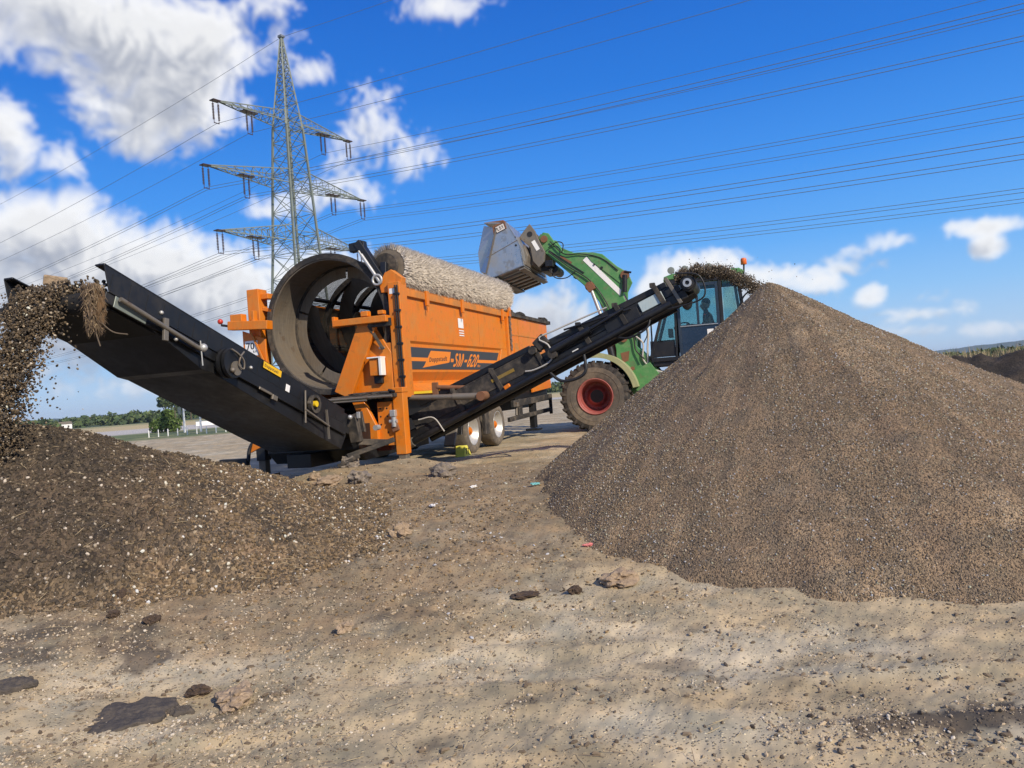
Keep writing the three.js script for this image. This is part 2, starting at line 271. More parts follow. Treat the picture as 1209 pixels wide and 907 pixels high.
// soil grain: many little stones and crumbs, as colour and as relief
function stones(seed, size, count, rmin, rmax, light) {
  const r = rngOf(seed), h = new Float32Array(size * size), c = new Float32Array(size * size).fill(-1);
  for (let i = 0; i < count; i++) {
    const x = r() * size, y = r() * size, a = mix(rmin, rmax, Math.pow(r(), 2.5)), b = a * (.55 + .45 * r()), t = r() * 3.14, ct = Math.cos(t), st = Math.sin(t), hh = (.35 + .65 * r()) * a / rmax, col = light(r);
    for (let v = -Math.ceil(a); v <= a; v++) for (let u = -Math.ceil(a); u <= a; u++) {
      const p = (u * ct + v * st) / a, q = (v * ct - u * st) / b, d = p * p + q * q; if (d > 1) continue;
      const k = ((Math.floor(y + v) + size) % size) * size + (Math.floor(x + u) + size) % size, z = hh * Math.sqrt(1 - d); if (z > h[k]) { h[k] = z; c[k] = col; }
    }
  }
  return { h, c, size };
}
function soilMat(seed, metres, dens, rmin, rmax, spread, bumpM) {
  const size = 1024, s = stones(seed, size, dens, rmin, rmax, (r) => { const q = r(); return q < .06 ? 1.0 : q < .2 ? .85 + .12 * r() : .5 + spread * (r() - .5); });
  const n = tiled(seed, 8, 6, .62), at = (u, v) => Math.floor(v * size) * size + Math.floor(u * size);
  const map = tex(size, (u, v) => { const k = at(u, v), m = n(u, v); let q = s.c[k] < 0 ? .86 + (m - .5) * .4 : s.c[k] * (.8 + (m - .5) * .3) + .3; q = clamp(q); const w = (m - .5) * .08; return [q + w, q, q - w]; }, metres);
  const bm = tex(size, (u, v) => [s.h[at(u, v)] * .75 + n(u, v) * .25], metres, false);
  return new THREE.MeshStandardMaterial({ map, bumpMap: bm, bumpScale: bumpM, roughness: .95, vertexColors: true, side: THREE.DoubleSide });
}
const soil = soilMat(501, 1.7, 9000, .8, 5, .26, .011), soilFine = soilMat(601, 1.1, 26000, 1.5, 8, .5, .02), soilCoarse = soilMat(701, 1.9, 14000, 2, 14, .5, .03);
{
  const radii = []; for (let r = .9; r < 9000; r *= r < 14 ? 1.0115 : r < 60 ? 1.02 : r < 900 ? 1.03 : 1.09) radii.push(r);
  const angles = []; for (let a = 0; a < 360;) { angles.push(a * Math.PI / 180); a += (a > 228 && a < 312) ? .22 : 3; }
  const g = new THREE.Mesh(polarSheet(0, 0, radii, angles, groundH, groundColour), soil); g.name = 'ground'; g.receiveShadow = g.castShadow = true; g.userData.kind = 'structure'; scene.add(g);
}
// ---------------------------------------------------------------- loose stones, crumbs and chunks
function chunkGeo(seed, sx = 1, sy = 1, sz = 1, detail = 0) { const g = new THREE.IcosahedronGeometry(1, detail), p = g.attributes.position; for (let i = 0; i < p.count; i++) { const x = p.getX(i), y = p.getY(i), z = p.getZ(i), k = 1 + .42 * PN.noise(x * 1.9 + seed, y * 1.9, z * 1.9 - seed); p.setXYZ(i, x * k * sx, y * k * sy, z * k * sz); } g.computeVertexNormals(); return g; }
const CHUNKS = [chunkGeo(3.1, 1, .7, .9), chunkGeo(8.4, 1.2, .55, .8), chunkGeo(15.2, 1, .85, .7)];
const chunkMat = new THREE.MeshStandardMaterial({ roughness: .92, color: 0xffffff });
function scatter(name, n, seed, place, parent, gk = 0, mat = chunkMat) {
  const r = rngOf(seed), M = new THREE.InstancedMesh(CHUNKS[gk], mat, n), m = new THREE.Matrix4(), q = new THREE.Quaternion(), e = new THREE.Euler(), c = new THREE.Color(); let k = 0;
  for (let t = 0; k < n && t < n * 12; t++) { const o = place(r); if (!o) continue; e.set(r() * 6.3, r() * 6.3, r() * 6.3); if (o.flat) e.set((r() - .5) * .9, r() * 6.3, (r() - .5) * .9); q.setFromEuler(e); const s = o.s; m.compose(V(o.x, o.y, o.z), q, V(s * (o.l ?? 1), s, s)); M.setMatrixAt(k, m); c.setRGB(...o.c); M.setColorAt(k, c); k++; }
  M.count = k; M.name = name; M.userData.kind = 'stuff'; M.castShadow = M.receiveShadow = true; parent.add(M); return M;
}
const CRUMB = (r, warm = 0) => { const q = r(), g = .7 + .6 * r(); if (q < .035) return [.44 * g, .38 * g, .3 * g]; if (q < .06) return [.3 * g, .25 * g, .18 * g]; if (q < .13) return [.2 * g, .155 * g, .1 * g]; if (q < .6) return [(.085 + .025 * warm) * g, (.064 + .012 * warm) * g, .04 * g]; return [.052 * g, .04 * g, .027 * g]; };
const STONE = (r, dark = 0) => { const q = r(); const g = .75 + .5 * r(); if (q < .08 * (1 - dark)) return [.52 * g, .47 * g, .4 * g]; if (q < .3) return [.3 * g, .25 * g, .19 * g]; if (q < .7) return [.17 * g, .13 * g, .09 * g]; return [.085 * g, .066 * g, .05 * g]; };
// fine sieved soil heap at the right
{
  const t = thing('sieved_soil_pile', 'tall cone of fine brown sieved soil under the narrow side conveyor', 'soil pile', [PILE.x, 0, PILE.z]);
  const radii = [0.001]; for (let r = .03; r < 6.4; r += .03 + r * .003) radii.push(r);
  const angles = []; for (let a = 0; a < 360;) { angles.push(a * Math.PI / 180); a += (a < 230) ? .5 : 1.5; }
  const g = polarSheet(PILE.x, PILE.z, radii, angles, (x, z) => Math.max(pileH(x, z), groundH(x, z) - .12), (x, z, r) => {
    const th = Math.atan2(z - PILE.z, x - PILE.x), run = fbm(Math.cos(th) * 5 + 2, Math.sin(th) * 5, r * .35, 4), n = fbm(x * 3, 1, z * 3, 4);
    let c = mixc([.33, .235, .138], [.43, .315, .19], ss(-.0, .25, run + n * .5)); c = mixc(c, [.27, .19, .115], ss(.02, .28, fbm(Math.cos(th) * 8, Math.sin(th) * 8 + 5, r * .5, 3) + n * .3)); return c.map(v => v * (1 + n * .25)); });
  g.translate(-PILE.x, 0, -PILE.z);
  const m = new THREE.Mesh(g, soilFine); m.name = 'soil_body'; m.castShadow = m.receiveShadow = true; t.add(m);
  for (let v = 0; v < 3; v++) scatter('stone_cover', 42000, 900 + v, (r) => { const rr = 6.2 * Math.sqrt(r()), th = r() * TAU; if (Math.sin(th) < -.45) return null; const x = PILE.x + rr * Math.cos(th), z = PILE.z + rr * Math.sin(th), y = pileH(x, z); if (y < groundH(x, z) - .01) return null; const pat = fbm(Math.cos(th) * 4 + 9, Math.sin(th) * 4, rr * .6, 3) + .6 * fbm(x * 2.2, 3, z * 2.2, 3); if (r() > .25 + ss(-.25, .25, pat)) return null; const s = .0032 + .0075 * Math.pow(r(), 3.5); return { x: x - PILE.x, y: y + s * .25, z: z - PILE.z, s, c: r() < .05 ? [.42, .35, .26] : CRUMB(r, .4).map(k => Math.min(.4, k * 2.6)) }; }, t, v);
}
// coarse heap at the left
{
  const t = thing('coarse_soil_heap', 'dark heap of coarse stony soil under the wide conveyor end', 'soil heap', [HEAP.x, 0, HEAP.z]);
  const radii = [0.001]; for (let r = .03; r < 5.6; r += .028 + r * .003) radii.push(r);
  const angles = []; for (let a = 0; a < 360; a += .7) angles.push(a * Math.PI / 180);
  const g = polarSheet(HEAP.x, HEAP.z, radii, angles, (x, z) => Math.max(heapH(x, z), groundH(x, z) - .12), (x, z) => { const n = fbm(x * 2.2, 14, z * 2.2, 4), right = ss(-3.9, -2.6, x); const c = mixc(mixc([.115, .083, .052], [.075, .056, .038], ss(-.1, .25, n)), [.27, .188, .112], right * ss(-.3, .15, fbm(x * 1.3, 3, z * 1.3, 3)) * .95); return mixc(c, C.brown, ss(.22, .02, heapH(x, z) - groundH(x, z) + n * .12) * .8); });
  g.translate(-HEAP.x, 0, -HEAP.z);
  const m = new THREE.Mesh(g, soilCoarse); m.name = 'soil_body'; m.castShadow = m.receiveShadow = true; t.add(m);
  for (let v = 0; v < 3; v++) scatter('stone_cover', 22000, 950 + v, (r) => { const rr = 4.6 * Math.sqrt(r()), th = r() * TAU; if (Math.sin(th) < -.8) return null; const x = HEAP.x + rr * Math.cos(th), z = HEAP.z + rr * Math.sin(th), y = heapH(x, z), gy = groundH(x, z); if (y < gy - .01) return null; const s = .004 + .017 * Math.pow(r(), 5), c = CRUMB(r, ss(-3.9, -2.6, x) * 1.2).map(k => Math.min(.6, k * (1 + .6 * ss(-3.9, -2.6, x)))); return { x: x - HEAP.x, y: y + s * .3, z: z - HEAP.z, s, c: c.map(k => k * 1.0) }; }, t, v);
  scatter('straw_and_twigs', 260, 970, (r) => { const rr = 3.4 * Math.sqrt(r()), th = r() * 2.4 - .5; const x = HEAP.x + rr * Math.cos(th), z = HEAP.z + rr * Math.sin(th), y = heapH(x, z); if (y < groundH(x, z)) return null; return { x: x - HEAP.x, y: y + .012, z: z - HEAP.z, s: .004, l: 10 + 14 * r(), flat: true, c: r() < .5 ? [.42, .33, .19] : [.2, .14, .09] }; }, t, 1);
}
// gravel on the yard
{
  const onGround = (r, x, z, s, c, o = {}) => { if (pileH(x, z) > groundH(x, z) + .03 || heapH(x, z) > groundH(x, z) + .03) return null; return { x, y: groundH(x, z) + s * .2, z, s, c, flat: true, ...o }; };
  const G = thing('gravel', null, null); G.userData.kind = 'stuff';
  for (let v = 0; v < 3; v++) scatter('gravel_stones', 12000, 1000 + v, (r) => {
    const dep = 2.4 + 12 * Math.pow(r(), 1.7), x = (r() * 2 - 1) * dep * .8, z = -dep, cl = fbm(x * 1.1, 17, z * 1.6, 3) + .5 * fbm(x * 4, 2, z * 4, 2), left = ss(0, -2.2, x) * ss(8.5, 5, dep) * .3;
    if (cl + left < .17 + .25 * (r() - .5)) return null; const s = .0028 + .009 * Math.pow(r(), 4.5); const q = r(), g = .8 + .4 * r(); return onGround(r, x, z, s, q < .16 ? [.52 * g, .46 * g, .36 * g] : q < .75 ? [.42 * g, .34 * g, .23 * g] : [.18 * g, .14 * g, .1 * g]); }, G, v);
  scatter('soil_crumbs', 12000, 1010, (r) => { const dep = 2.4 + 9 * Math.pow(r(), 1.5), x = (r() * 2 - 1) * dep * .8, z = -dep, k = ss(-.6, -2.4, x) * .35 + ss(.3, 1.2, x) * ss(6, 4, dep) * .12; if (fbm(x * 1.7, 27, z * 2.2, 3) + k < .02) return null; const s = .0025 + .013 * Math.pow(r(), 5), g = .7 + .6 * r(); return onGround(r, x, z, s, r() < .4 ? [.36 * g, .28 * g, .18 * g] : [.14 * g, .105 * g, .07 * g], { l: 1 + r() }); }, G, 2);
  scatter('apron_crumbs', 13000, 1012, (r) => { const x = -1.2 + (r() + r() - 1) * 3.2, z = -7.9 + (r() + r() - 1) * 3.2; if (fbm(x * 1.3, 7, z * 1.3, 3) < -.16) return null; const s = .0035 + .014 * Math.pow(r(), 5.5); return onGround(r, x, z, s, CRUMB(r, 1.5).map(k => Math.min(.46, k * 1.9))); }, G, 1);
  scatter('straw_bits', 500, 1011, (r) => { const dep = 3 + 8 * r(), x = (r() * 2 - 1) * dep * .75, z = -dep; if (x > 1.2 && r() < .8) return null; const o = onGround(r, x, z, .0028, r() < .6 ? [.42, .34, .2] : [.18, .13, .09], { l: 8 + 14 * r() }); if (o) o.y += .008; return o; }, G, 1);
}
// rocks and clods big enough to pick out
function lump(seed, sx, sy, sz, rough = .3) { const g = new THREE.IcosahedronGeometry(1, 5), p = g.attributes.position; for (let i = 0; i < p.count; i++) { const v = V(p.getX(i), p.getY(i), p.getZ(i)), k = 1 + rough * fbm(v.x * 1.6 + seed, v.y * 1.6, v.z * 1.6, 4) * 1.6 + .22 * rough * fbm(v.x * 6, v.y * 6 + seed, v.z * 6, 3); p.setXYZ(i, v.x * k * sx, v.y * k * sy, v.z * k * sz); } g.computeVertexNormals(); return flat(g); }
const rockGrey = paint(rgb(112, 104, 96), rgb(148, 132, 108), .6, 401, { rough: .95, grain: .3, metres: .5, bump: .006 }), clodDark = paint(rgb(64, 52, 42), rgb(98, 80, 62), .6, 411, { rough: 1, grain: .4, metres: .4, bump: .01 }), clodTan = paint(rgb(146, 126, 102), rgb(164, 146, 122), .5, 421, { rough: 1, grain: .3, metres: .4, bump: .008 }), mud = paint(rgb(70, 65, 60), rgb(98, 88, 76), .5, 431, { rough: .9, grain: .25, metres: .5, bump: .008 });
[['rock', 'dark grey rock on the mound below the orange jack', 'rock', -2.4, -11.0, .14, .1, .12, rockGrey], ['rock', 'rounded dark rock, lower of the two beside the heap edge', 'rock', -2.02, -9.75, .16, .1, .13, rockGrey], ['rock', 'lone jagged rock in front of the yellow wheel chock', 'rock', -1.02, -10.35, .18, .12, .13, rockGrey], ['clod', 'pale brown clod in the middle of the churned soil', 'clod', -1.16, -7.35, .1, .075, .08, clodTan],
 ['clod', 'dark brown clod at the foot of the coarse heap', 'clod', -2.98, -6.2, .1, .06, .07, clodDark], ['clod', 'smaller dark clod left of the clod at heap foot', 'clod', -3.12, -5.95, .075, .05, .06, clodDark], ['clod', 'single dark clod lying on the light gravel', 'clod', -2.68, -5.5, .055, .04, .05, clodDark], ['clod', 'small dark clod on gravel nearest the damp soil', 'clod', -2.98, -5.55, .04, .03, .04, clodDark],
 ['clod', 'crumbled tan clod near the toe of the tall soil cone', 'clod', .72, -5.95, .17, .06, .12, clodTan], ['clod', 'small dark crumb of soil left of the tan clod', 'clod', .35, -5.75, .05, .035, .05, clodDark], ['clod', 'flat dark clod on the pale ground in the centre', 'clod', -.02, -5.75, .11, .022, .07, clodDark], ['clod', 'half buried brown lump beside the pale patch, lower left', 'clod', -1.66, -4.3, .12, .05, .09, clodTan],
 ['clod', 'dark clod joined to the half buried brown lump', 'clod', -1.92, -4.42, .07, .035, .05, clodDark], ['clod', 'low pale mound of sand by the heap edge', 'clod', -2.45, -9.9, .2, .07, .15, clodTan], ['rock', 'small light stone on the mound left of the rocks', 'rock', -2.72, -10.3, .09, .06, .07, clodTan], ['clod', 'little tan clod alone on the bare ground', 'clod', -1.28, -5.35, .06, .035, .045, clodTan]]
  .forEach(([n, l, cat, x, z, a, b, c, m], i) => { const t = part(n, lump(i * 3.7 + 1, a, b, c, .55), m, scene); t.position.set(x, groundH(x, z) + b * .5, z); t.rotation.y = i * 1.3; tag(t, l, cat, 'rocks and clods on the yard'); });
scene.fog = new THREE.FogExp2(0xc4d6ec, .00007);
// the wet slab of mud bottom left
[['mud_slab', 'broad dark wet slab of mud, bottom left', -2.2, -4.14, .26, .2], ['mud_slab', 'dark mud slab cut by the left picture edge', -3.02, -4.44, .15, .1], ['mud_slab', 'small dark mud lump right of the broad slab', -1.93, -4.2, .07, .05]].forEach(([n, l, x, z, a, b], i) => {
  const g = new THREE.SphereGeometry(1, 72, 36), p = g.attributes.position; for (let k = 0; k < p.count; k++) { const px = p.getX(k), pz = p.getZ(k), py = p.getY(k), an = Math.atan2(pz, px), d = 1 + .55 * fbm(Math.cos(an) * 1.6 + i * 5, Math.sin(an) * 1.6, 2, 4); p.setXYZ(k, px * a * d, Math.sign(py) * Math.pow(Math.abs(py), .5) * .03 + .028 * fbm(px * 3.2, i, pz * 3.2, 4), pz * b * d); } g.computeVertexNormals();
  const m = part(n, g, mud, scene); m.position.set(x, groundH(x, z) + .002, z); m.rotation.y = .5 - i * .2; tag(m, l, 'mud', 'wet mud slabs'); });
// litter
[[.58, -6.75, 'pinkish scrap of plastic near the soil cone', [.62, .2, .17]], [-.55, -9.2, 'white scrap of plastic on the churned ground', [.75, .74, .7]], [-.95, -8.3, 'flat white scrap behind the pale brown clod', [.72, .7, .66]], [.18, -9.0, 'small turquoise scrap on the brown soil', [.2, .5, .48]], [1.02, -7.3, 'white crumpled scrap at the toe of the soil cone', [.68, .67, .65]]].forEach(([x, z, l, c], i) => { const m = part('plastic_scrap', lump(60 + i, .05, .014, .03, .8), new THREE.MeshStandardMaterial({ color: new THREE.Color().setRGB(...c), roughness: .6 }), scene); m.position.set(x, groundH(x, z) + .014, z); m.rotation.y = i; tag(m, l, 'litter', 'scraps of litter'); });

// ---------------------------------------------------------------- far setting
const foliageMat = new THREE.MeshStandardMaterial({ roughness: .9, vertexColors: true, side: THREE.DoubleSide });
const bark = paint(rgb(92, 80, 66), rgb(70, 62, 52), .5, 441, { rough: .95, grain: .3 });
function leafCloud(seed, n, shape, size, cols) {   // many small leaf clumps through a crown's volume
  const r = rngOf(seed), P = [], K = [];
  for (let i = 0; i < n; i++) {
    const [x, y, z] = shape(r), s = size * (.5 + r()), c = cols[Math.floor(r() * cols.length)], k = .75 + .5 * r(), a = V(r() - .5, r() - .5, r() - .5).normalize(), b = a.clone().cross(V(r() - .5, r() - .5, r() - .5)).normalize();
    for (const [u, v] of [[-1, -.6], [1, -.5], [.1, 1]]) { P.push(x + (a.x * u + b.x * v) * s, y + (a.y * u + b.y * v) * s, z + (a.z * u + b.z * v) * s); K.push(c[0] * k, c[1] * k, c[2] * k); }
  }
  const g = new THREE.BufferGeometry(); g.setAttribute('position', new THREE.Float32BufferAttribute(P, 3)); g.setAttribute('color', new THREE.Float32BufferAttribute(K, 3)); g.computeVertexNormals(); return g;
}
const GREENS = [[.05, .085, .028], [.075, .115, .035], [.04, .065, .026], [.1, .13, .045]];
function crownShape(lobes) { return (r) => { const [cx, cy, cz, a, b] = lobes[Math.floor(r() * lobes.length)], u = r() * 2 - 1, t = r() * TAU, q = Math.sqrt(1 - u * u), d = Math.pow(r(), .45); return [cx + q * Math.cos(t) * a * d, cy + u * b * d, cz + q * Math.sin(t) * a * d]; }; }
function crownMesh(name, seed, n, lobes, size, parent, cols = GREENS) { const m = new THREE.Mesh(leafCloud(seed, n, crownShape(lobes), size, cols), foliageMat); m.name = name; m.castShadow = m.receiveShadow = true; parent.add(m); return m; }
{
  const protos = [0, 1, 2].map(v => { const g = new THREE.Group(), r = rngOf(40 + v), lobes = []; for (let i = 0; i < 9; i++) lobes.push([(r() - .5) * 5, 5 + r() * 6, (r() - .5) * 5, 1.3 + r() * 1.3, 1.1 + r() * 1.2]); part('trunk', [rod([0, 0, 0], [0, 6, 0], .28, 8, .16), rod([0, 4, 0], [1.6, 8, .4], .14, 6, .05), rod([0, 4.6, 0], [-1.5, 8.4, -.4], .13, 6, .05)], bark, g); crownMesh('crown', 60 + v, 1500, lobes, .5, g); return g; });
  const where = ['leftmost', 'second', 'third', 'fourth', 'fifth', 'sixth', 'seventh', 'eighth', 'ninth', 'tenth', 'eleventh', 'rightmost'];
  for (let i = 0; i < 12; i++) { const r = rngOf(500 + i), px = -.452 + i * .0115 + (r() - .5) * .004, d = 455 + 30 * r(), g = protos[i % 3].clone(); g.name = 'row_tree'; g.position.set(px * d, -3.0, -d); g.scale.setScalar(1.2 + .35 * r()); g.scale.y *= .95 + .2 * r(); g.rotation.y = i * 2.1; scene.add(g); tag(g, where[i] + ' tree of the tall row beyond the two poles', 'tree', 'row of tall trees beyond the fields'); }
  const b = thing('bush', 'round bright green bush beside the two pale poles', 'bush', [-.452 * 190, -3.05, -190]); crownMesh('foliage', 81, 2400, [[0, 2.3, 0, 2.6, 2.4], [2.0, 1.8, 0, 2, 1.9], [-2, 1.7, .4, 1.9, 1.8], [.6, 4.2, 0, 1.5, 1.6]], .3, b, [[.09, .15, .03], [.12, .18, .04], [.06, .1, .025]]); part('stem', rod([0, 0, 0], [0, 2.4, 0], .1, 6), bark, b);
  const lobes = []; { const r = rngOf(91); for (let i = 0; i < 520; i++) { const az = (-38 + 78 * r()) * Math.PI / 180, d = 560 + 260 * r(); lobes.push([Math.sin(az) * d, -2 + r() * 4 + 2.5 * Math.max(0, fbm(az * 9, 1, 0, 2)), -Math.cos(az) * d, 5 + 5 * r(), 2.5 + 2.5 * r()]); } }
  const w = crownMesh('far_wood', 92, 42000, lobes, 1.5, scene); tag(w, null, null, null, 'stuff');
  const near = []; { const r = rngOf(95); for (let i = 0; i < 60; i++) { const az = (23 + 18 * r()) * Math.PI / 180, d = 95 + 60 * r(); near.push([Math.sin(az) * d, -1.6 + 1.2 * r(), -Math.cos(az) * d, 3 + 2 * r(), 1.8 + 1.2 * r()]); } }
  tag(crownMesh('hedge_band', 96, 26000, near, .22, scene, [[.11, .14, .05], [.15, .15, .06], [.08, .11, .035]]), null, null, null, 'stuff');
}
{  // hills on the horizon
  const ridge = (a0, a1, d, hf, seed) => { const n = 160, P = [], I = []; for (let i = 0; i <= n; i++) { const az = (a0 + (a1 - a0) * i / n) * Math.PI / 180, t = Math.sin(Math.PI * clamp(i / n)) ** .4, h = Math.max(0, hf(i / n) * (1 + .25 * fbm(az * 14, seed, 0, 3)) + 10 * fbm(az * 60, seed, 2, 3)) * t; [[d - 900, -6], [d, h], [d + 1200, -6]].forEach(([r, y]) => P.push(Math.sin(az) * r, y, -Math.cos(az) * r)); if (i < n) { const k = i * 3; for (const o of [0, 1]) I.push(k + o, k + o + 3, k + o + 4, k + o, k + o + 4, k + o + 1); } } const g = new THREE.BufferGeometry(); g.setAttribute('position', new THREE.Float32BufferAttribute(P, 3)); g.setIndex(I); g.computeVertexNormals(); return g; };
  const hm = new THREE.MeshStandardMaterial({ color: new THREE.Color().setRGB(.045, .075, .05), roughness: 1, side: THREE.DoubleSide });
  [[24, 62, 5600, (u) => 60 + 95 * u, 3], [-62, -14, 3600, (u) => 34 - 20 * u, 8]].forEach(([a, b, d, f, s]) => { const m = new THREE.Mesh(ridge(a, b, d, f, s), hm); m.name = numbered('hills'); m.userData.kind = 'structure'; m.receiveShadow = m.castShadow = true; scene.add(m); });
}
{  // buildings, poles and fence posts far off at the left
  const h = thing('white_house', 'tiny white house with grey roof at the far left tree line', 'house', [-.585 * 500, -3.05, -500], .5); part('wall', span(-5, 5, 0, 3.2, -3, 3), MAT.white, h); part('roof', plate([[-5.4, 3.2], [5.4, 3.2], [4.6, 4.8], [-4.6, 4.8]], -3.3, 3.3), MAT.steel, h); for (const x of [-3, 0, 3]) part('window', span(x - .5, x + .5, 1, 2.2, 3, 3.05), MAT.dark, h);
  const s = thing('white_shed', 'low white flat shed on the field behind the poles', 'shed', [-.395 * 250, -3.05, -250], .3); part('wall', span(-4, 4, 0, 1.5, -2, 2), MAT.white, s); part('roof', span(-4.2, 4.2, 1.5, 1.75, -2.2, 2.2), MAT.galvan, s);
  [[-.428, 172, 'left', 6.6], [-.407, 170, 'right', 5.8]].forEach(([k, d, w, H]) => { const p = thing('utility_pole', w + ' one of the two pale utility poles', 'pole', [k * d, -3.1, -d], 0, 'pale poles in the field'); part('post', rod([0, 0, 0], [0, H, 0], .26, 8, .2), MAT.white, p); part('cross_arm', [box(1.8, .14, .14, 0, H - .6, 0), box(.6, 1.6, .5, w === 'left' ? -.9 : .9, H - 1.6, 0)], MAT.galvan, p); });
  for (let i = 0; i < 13; i++) { const d = 152, k = -.475 + i * .0125, p = part('fence_post', rod([0, 0, 0], [0, 1.5, 0], .11, 6), MAT.white, scene); p.position.set(k * d, -3.05, -d); tag(p, 'small pale fence post in the row along the green strip', 'fence post', 'fence posts along the green strip'); }
}
{  // dark earth bank at the right with dry grass on it
  const nx = 150, nz = 46, P = [], I = [], K = [], U = []; const B0 = V(9.5, 0, -30), dir = V(.80, 0, .60).normalize(), nor = V(-.60, 0, .80);
  const bankPt = (u, v) => { const s = u * 26, w = -2.2 + v * 6.4, p = B0.clone().addScaledVector(dir, s).addScaledVector(nor, -w + 1.2), k = .3 * fbm(s * .9, 1, 5, 3); let h = ss(-1.4 + k * 2, .35 + k, w) * (1.15 + .35 * fbm(s * .3, 3, 1, 3)) * ss(0, .16, u) * (1 - .6 * ss(2.5, 4.2, w)); h += .5 * Math.abs(fbm(p.x * 1.1, h, p.z * 1.1, 4)) * ss(.05, .3, h) + .1 * fbm(p.x * 4, 2, p.z * 4, 3) * ss(.02, .2, h); return [p.x, h, p.z, w]; };
  for (let j = 0; j <= nz; j++) for (let i = 0; i <= nx; i++) { const [x, y, z, w] = bankPt(i / nx, j / nz); P.push(x, y - .08 + groundH(x, z), z); U.push(i / nx * 26, w * 1.1 + y * 1.6); const n = fbm(x * 1.2, y * 2, z * 1.2, 4), top = ss(.3, 1.0, w); K.push(...mixc(mixc([.05, .04, .031], [.13, .1, .075], ss(-.15, .3, n)), [.26, .21, .12], top * .8)); if (i < nx && j < nz) { const a = j * (nx + 1) + i; I.push(a, a + 1, a + nx + 2, a, a + nx + 2, a + nx + 1); } }
  const g = new THREE.BufferGeometry(); g.setAttribute('position', new THREE.Float32BufferAttribute(P, 3)); g.setAttribute('uv', new THREE.Float32BufferAttribute(U, 2)); g.setAttribute('color', new THREE.Float32BufferAttribute(K, 3)); g.setIndex(I); g.computeVertexNormals();
  const t = thing('earth_bank', 'dark broken earth bank with dry grass behind the soil cone, far right', 'earth bank'); const m = new THREE.Mesh(g, soilCoarse); m.name = 'earth_body'; m.castShadow = m.receiveShadow = true; t.add(m);
  const r = rngOf(333), BP = [], BK = []; for (let i = 0; i < 9000; i++) { const u = .1 + .9 * r(), v = .38 + .5 * r(), [x, y, z] = bankPt(u, v), yy = y - .1 + groundH(x, z), hh = (.12 + .4 * r() * r()) * (fbm(x * .8, 2, z * .8, 2) > -.1 ? 1 : .4), a = r() * TAU, w = .012, lx = (r() - .5) * .25, lz = (r() - .5) * .25; BP.push(x - Math.cos(a) * w, yy, z - Math.sin(a) * w, x + Math.cos(a) * w, yy, z + Math.sin(a) * w, x + lx, yy + hh, z + lz); const c = r() < .75 ? [.36, .29, .17] : [.14, .16, .06], k = .7 + .6 * r(); for (let q = 0; q < 3; q++) BK.push(c[0] * k, c[1] * k, c[2] * k); }
  const gg = new THREE.BufferGeometry(); gg.setAttribute('position', new THREE.Float32BufferAttribute(BP, 3)); gg.setAttribute('color', new THREE.Float32BufferAttribute(BK, 3)); gg.computeVertexNormals(); const gm = new THREE.Mesh(gg, foliageMat); gm.name = 'dry_grass'; gm.userData.kind = 'stuff'; t.add(gm);
}
